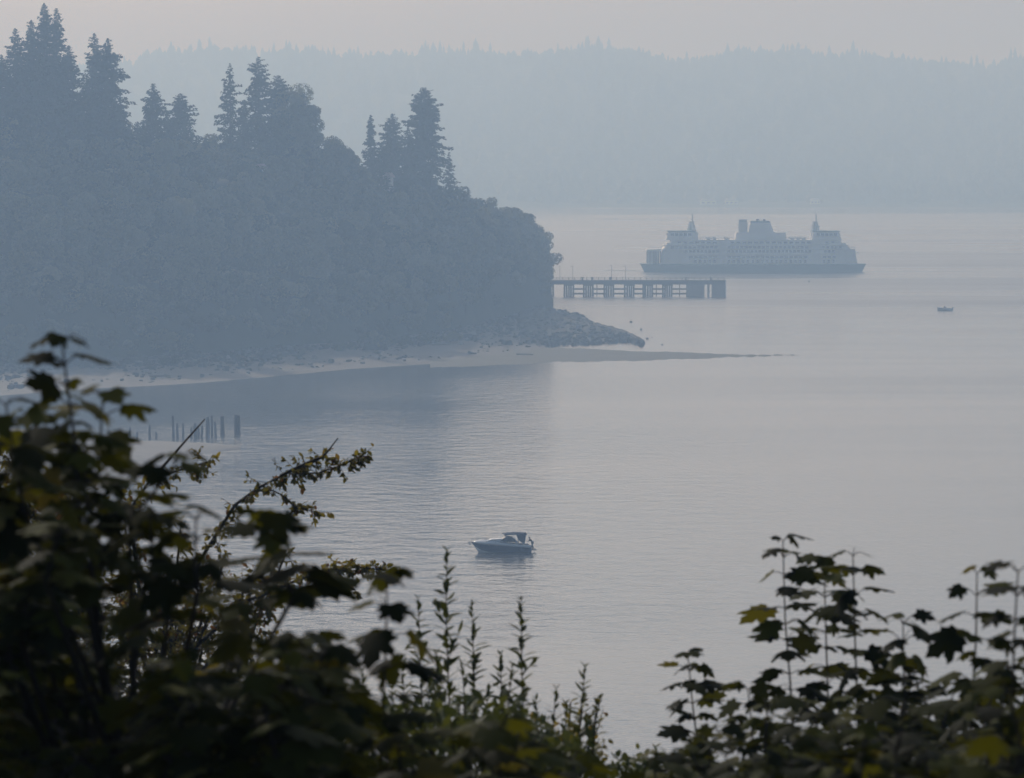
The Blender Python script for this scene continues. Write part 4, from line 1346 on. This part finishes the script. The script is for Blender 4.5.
def region_tips(n, xa, xb, top_tab, ymax, D0, D1, off=15):
    out = []
    for _ in range(n):
        x = rng.uniform(xa, xb); y0 = lerp_tab(top_tab, x) + off
        if y0 > ymax: continue
        out.append((x, rng.uniform(y0, ymax), rng.uniform(D0, D1)))
    return out
RT = [(640, 762), (690, 745), (735, 715), (780, 700), (850, 690), (900, 660), (960, 650), (1024, 640), (1060, 640)]
maple_bush('dark maple thicket filling the bottom right corner behind the blurred leaves', region_tips(62, 650, 1050, RT, 790, 12.5, 16, 4), 860, 14, .13, .07, 'maple thickets', (.12, .3), 'maple_shrub')
RT2 = [(730, 745), (800, 715), (870, 690), (920, 700), (960, 690), (1024, 670), (1060, 660)]
maple_bush('nearest blurred maple spray across the bottom right corner', region_tips(25, 735, 1050, RT2, 790, 8.3, 9.8), 930, 9, .115, .06, 'maple thickets', (.12, .3), 'maple_shrub')

# --- left hand big maple
LT = [(-40, 450), (0, 470), (60, 485), (110, 500), (150, 520), (200, 525), (240, 570), (280, 600), (320, 620), (345, 660), (385, 705)]
tips = [(62, 344, 9.6, .5), (103, 398, 9.9, .4), (6, 405, 9.2, .4), (36, 425, 9.8, .4), (85, 440, 9.4, .35), (176, 462, 9.7), (196, 520, 9.2), (268, 520, 9.9), (150, 520, 9.5), (300, 640, 9.4), (250, 590, 10.2), (330, 655, 9.3), (120, 500, 10)]
GAPS = [(100, 592), (150, 632), (190, 655), (65, 640), (112, 715), (240, 660), (178, 585), (300, 598), (20, 560), (215, 730), (52, 735), (320, 740)]
tips += [t_ for t_ in region_tips(215, -40, 350, LT, 790, 8.6, 11.0, 25) if all(math.hypot(t_[0] - gx, (t_[1] + 30 - gy)) > 42 for gx, gy in GAPS)]
tips += [t_ for t_ in region_tips(120, -40, 345, LT, 800, 10.6, 12.6, 50) if all(math.hypot(t_[0] - gx, (t_[1] + 25 - gy)) > 30 for gx, gy in GAPS)]
maple_bush('large dark out of focus maple filling the bottom left of the picture', tips, 120, 9.8, .118, .052, 'maples at the left', (.12, .30), 'maple_tree', 1.0, .032)
sapling('slim maple sapling with two drooping leaf tiers left of the thin shoots', [(387, 578), (386, 640), (383, 700), (380, 790)], 10.5, .125, .085, 'maples at the left')
CT = [(320, 690), (400, 690), (480, 720), (560, 735), (640, 765)]
maple_bush('blurred low maple spray along the bottom middle of the picture', region_tips(17, 325, 600, CT, 790, 9, 11.5, 5), 440, 10, .13, .065, 'maples at the left', (.15, .3), 'maple_shrub')

# --- fine leaved tree behind, sharper
def fine_tree():
    D = 34.0
    bp = at(170, 860, D); base = down_to_ground(bp)
    t = empty('small_leaved_tree', base, 0, 'fine leaved tree whose bare tipped branch reaches over the cove', 'tree')
    lv, mb = Leaves(), MB()
    W_ = lambda x, y, d_=0.0: at(x, y, D + d_) - base
    trunk = MB().tube([(0, 0, 0), W_(175, 800), W_(165, 680)], [.16, .11, .07], 8)
    trunk.build('trunk', M['bark'], t)
    def leafy(pts, n, spread, lsize=.052, r=.008, r2=.02):
        P = polyline(pts, .05)
        mb.tube(pts, np.linspace(r, r2, len(pts)), 5)
        for _ in range(int(n * 2.3)):
            i = int(len(P) * rng.random() ** 1.2)
            p = P[min(i, len(P) - 1)]
            dv = unit(rng.normal(size=3) * np.array([1, 1, .8]) + np.array([0, 0, -.15]))
            L = spread * rng.uniform(.3, 1.25)
            e = p + dv * L
            mb.tube([p, e], [.003, .002], 3, False)
            for k in range(int(rng.integers(4, 9))):
                q = p + (e - p) * rng.uniform(.25, 1.05)
                tip = dv * .6 + rng.normal(0, .6, 3) + np.array([0, 0, -.35])
                lv.add('oval', q, tip, rng.normal(0, .6, 3) + np.array([0, 0, .8]), lsize * rng.uniform(.6, 1.25), np.clip(rng.normal(.45, .28), 0, 1))
    # main branch: bare at its very tip
    mb.tube([W_(338, 438), W_(325, 455), W_(300, 466), W_(280, 476)], [.005, .009, .013, .015], 5)
    leafy([W_(322, 458), W_(285, 474), W_(258, 488), W_(235, 505), W_(200, 560), W_(165, 680)], 46, .16)
    leafy([W_(362, 455), W_(345, 464), W_(318, 473), W_(290, 474)], 24, .11, r=.004, r2=.008)
    leafy([W_(318, 512), W_(296, 508), W_(282, 495), W_(262, 486)], 12, .09, r=.004, r2=.008)
    leafy([W_(385, 570, 1), W_(345, 566, 1), W_(310, 575, .5), W_(250, 600), W_(180, 660)], 60, .13)
    leafy([W_(355, 590, 1), W_(335, 580, 1), W_(310, 575, .5)], 14, .10)
    # second branch with long bare tip
    mb.tube([W_(205, 419, -1), W_(180, 447, -1), W_(160, 470, -1)], [.005, .01, .014], 5)
    leafy([W_(208, 462, -1), W_(180, 470, -1), W_(150, 480, -1), W_(130, 510, -1), W_(140, 600), W_(165, 680)], 50, .2)
    # yellow green mass at the left
    for k in range(9):
        x, y = rng.uniform(-20, 75), rng.uniform(440, 560)
        leafy([W_(x, y, rng.uniform(-2, 2)), W_(x * .8 + 25, y + 60), W_(100, 660), W_(150, 760)], 40, .3, .058)
    for k in range(16):
        x, y = rng.uniform(90, 330), rng.uniform(500, 640)
        if y < 480 + (x - 150) * .45: y += 60
        leafy([W_(x, y, rng.uniform(-2, 2)), W_(x * .8 + 30, y + 60), W_(165, 720)], 26, .25, .052)
    mb.build('branches', M['twig'], t)
    lv.build('leaves', M['fine'], t)
fine_tree()

# --- thin upright shoots in the middle
def shoot(label, pix, D, lsize=.082, gap=.027):
    pts = [at(x, y, D) for x, y in pix]
    base = down_to_ground(pts[-1])
    t = empty('leafy_shoot', base, 0, label, 'shoot', 'thin upright shoots in the middle')
    loc = [p - base for p in pts]
    mb, lv = MB(), Leaves()
    P = polyline(loc, gap)
    mb.tube(P, np.linspace(.002, .006, len(P)), 5)
    mb.tube([loc[-1], (0, 0, 0)], [.006, .012], 5)
    a = rng.random() * 6
    for i, p in enumerate(P):
        a += 2.4 + rng.normal(0, .2)
        g = min(1, .45 + i * .07)
        for rep in range(2):
            an = a + rep * 2.1
            out = np.array([math.cos(an), math.sin(an), 0])
            tip = out + np.array([0, 0, rng.uniform(.35, 1.2) if i > 2 else 1.8])
            lv.add('lance', p, tip, np.array([0, 0, 1]) - out * .5 + rng.normal(0, .2, 3), lsize * g * rng.uniform(.8, 1.2), np.clip(rng.normal(.45, .2), 0, 1))
        if i > 10 and i % 6 == 0:
            # side sprig
            an = rng.random() * 6.28; out = np.array([math.cos(an), math.sin(an), 0])
            Ls = rng.uniform(.06, .16); e = p + out * Ls * .8 + np.array([0, 0, Ls])
            mb.tube([p, e], [.003, .0015], 4, False)
            for q in np.linspace(.3, 1, 5):
                tip = rng.normal(0, .6, 3) + out * .5 + np.array([0, 0, .8])
                lv.add('lance', p + (e - p) * q, tip, rng.normal(0, .5, 3) + np.array([0, 0, .8]), lsize * rng.uniform(.5, .9), np.clip(rng.normal(.5, .2), 0, 1))
    mb.build('stem', M['twig'], t)
    lv.build('leaves', M['shoot'], t)
shoot('tallest thin leafy shoot, pointing up at the cabin cruiser', [(447, 552), (446, 620), (449, 700), (452, 800)], 18)
shoot('thin leafy shoot just right of the tallest one', [(472, 606), (474, 680), (476, 800)], 18.6)
shoot('thin leafy shoot standing alone right of the others, below the cruiser stern', [(521, 601), (522, 680), (526, 800)], 17.6)
shoot('faint thin shoot left of the tallest one', [(418, 600), (421, 680), (424, 800)], 19.5)
shoot('short thin shoot between the lone shoot and the tallest pair', [(500, 655), (503, 720), (506, 800)], 18.4)
shoot('short shoot at the right end of the row of thin shoots', [(585, 668), (580, 720), (570, 800)], 18.2)
shoot('low thin shoot leaning right of the lone shoot', [(556, 690), (552, 740), (548, 800)], 17.2)
shoot('low thin shoot hidden among maple leaves at the left of the row', [(402, 660), (405, 720), (408, 800)], 18)
for k in range(11):
    x = [345, 362, 392, 430, 462, 488, 512, 536, 548, 566, 598][k]; y = [690, 672, 690, 676, 664, 690, 668, 700, 720, 705, 700][k]
    shoot(['slender low shoot at the left end of the shoot row', 'slender low shoot in front of the slim maple sapling', 'slender low shoot just right of the slim maple sapling', 'slender low shoot left of the foot of the tallest shoot', 'slender low shoot right of the foot of the tallest shoot',
           'slender low shoot between the tallest and the lone shoot', 'slender low shoot against the stem of the lone shoot', 'slender low shoot just right of the lone shoot', 'lowest slender shoot of the row, well right of the lone shoot', 'slender low shoot left of the last shoot of the row', 'slender leaning shoot outermost at the right of the row'][k],
          [(x, y), (x + rng.uniform(-6, 6), y + 50), (x + 4, 810)], rng.uniform(16.5, 20))
shoot('low thin shoot at the foot of the tallest one', [(436, 655), (440, 720), (444, 800)], 17.4)

def low_bush(label, xa, xb, tab, D, n, lsize, mat, kind):
    bp = at((xa + xb) / 2, 830, D); base = down_to_ground(bp)
    t = empty('leafy_bush', base, 0, label, 'bush', 'low bushes along the bottom edge')
    mb, lv = MB(), Leaves()
    foot = bp - base
    mb.tube([(0, 0, 0), foot], [.04, .02], 6)
    for _ in range(n):
        x = rng.uniform(xa, xb); y = lerp_tab(tab, x) + abs(rng.normal(0, 28)) + 2
        e = at(x, y, D + rng.normal(0, .7)) - base
        m_ = e * .6 + foot * .4 + np.array([0, 0, -.05])
        mb.tube([e, m_, foot], [.002, .005, .012], 4, False)
        for k in range(int(rng.integers(7, 15))):
            q = e + (m_ - e) * rng.uniform(0, .55) + rng.normal(0, .02, 3)
            lv.add(kind, q, rng.normal(0, .7, 3) + np.array([0, 0, .2]), rng.normal(0, .6, 3) + np.array([0, 0, .8]), lsize * rng.uniform(.6, 1.2), np.clip(rng.normal(.45, .26), 0, 1))
    mb.build('branches', M['twig'], t)
    lv.build('leaves', M[mat], t)
low_bush('twiggy bush with small leaves at the right foot of the thin shoots', 520, 606, [(520, 735), (560, 700), (600, 690)], 20, 36, .045, 'fine', 'oval')
low_bush('dark low bush along the bottom edge under the thin shoots', 330, 600, [(330, 705), (420, 690), (500, 700), (600, 748)], 15, 120, .055, 'shoot', 'oval')
low_bush('low bush on the bottom edge in the gap between the two thickets', 585, 730, [(585, 760), (640, 750), (690, 748), (730, 755)], 19, 60, .05, 'shoot', 'oval')
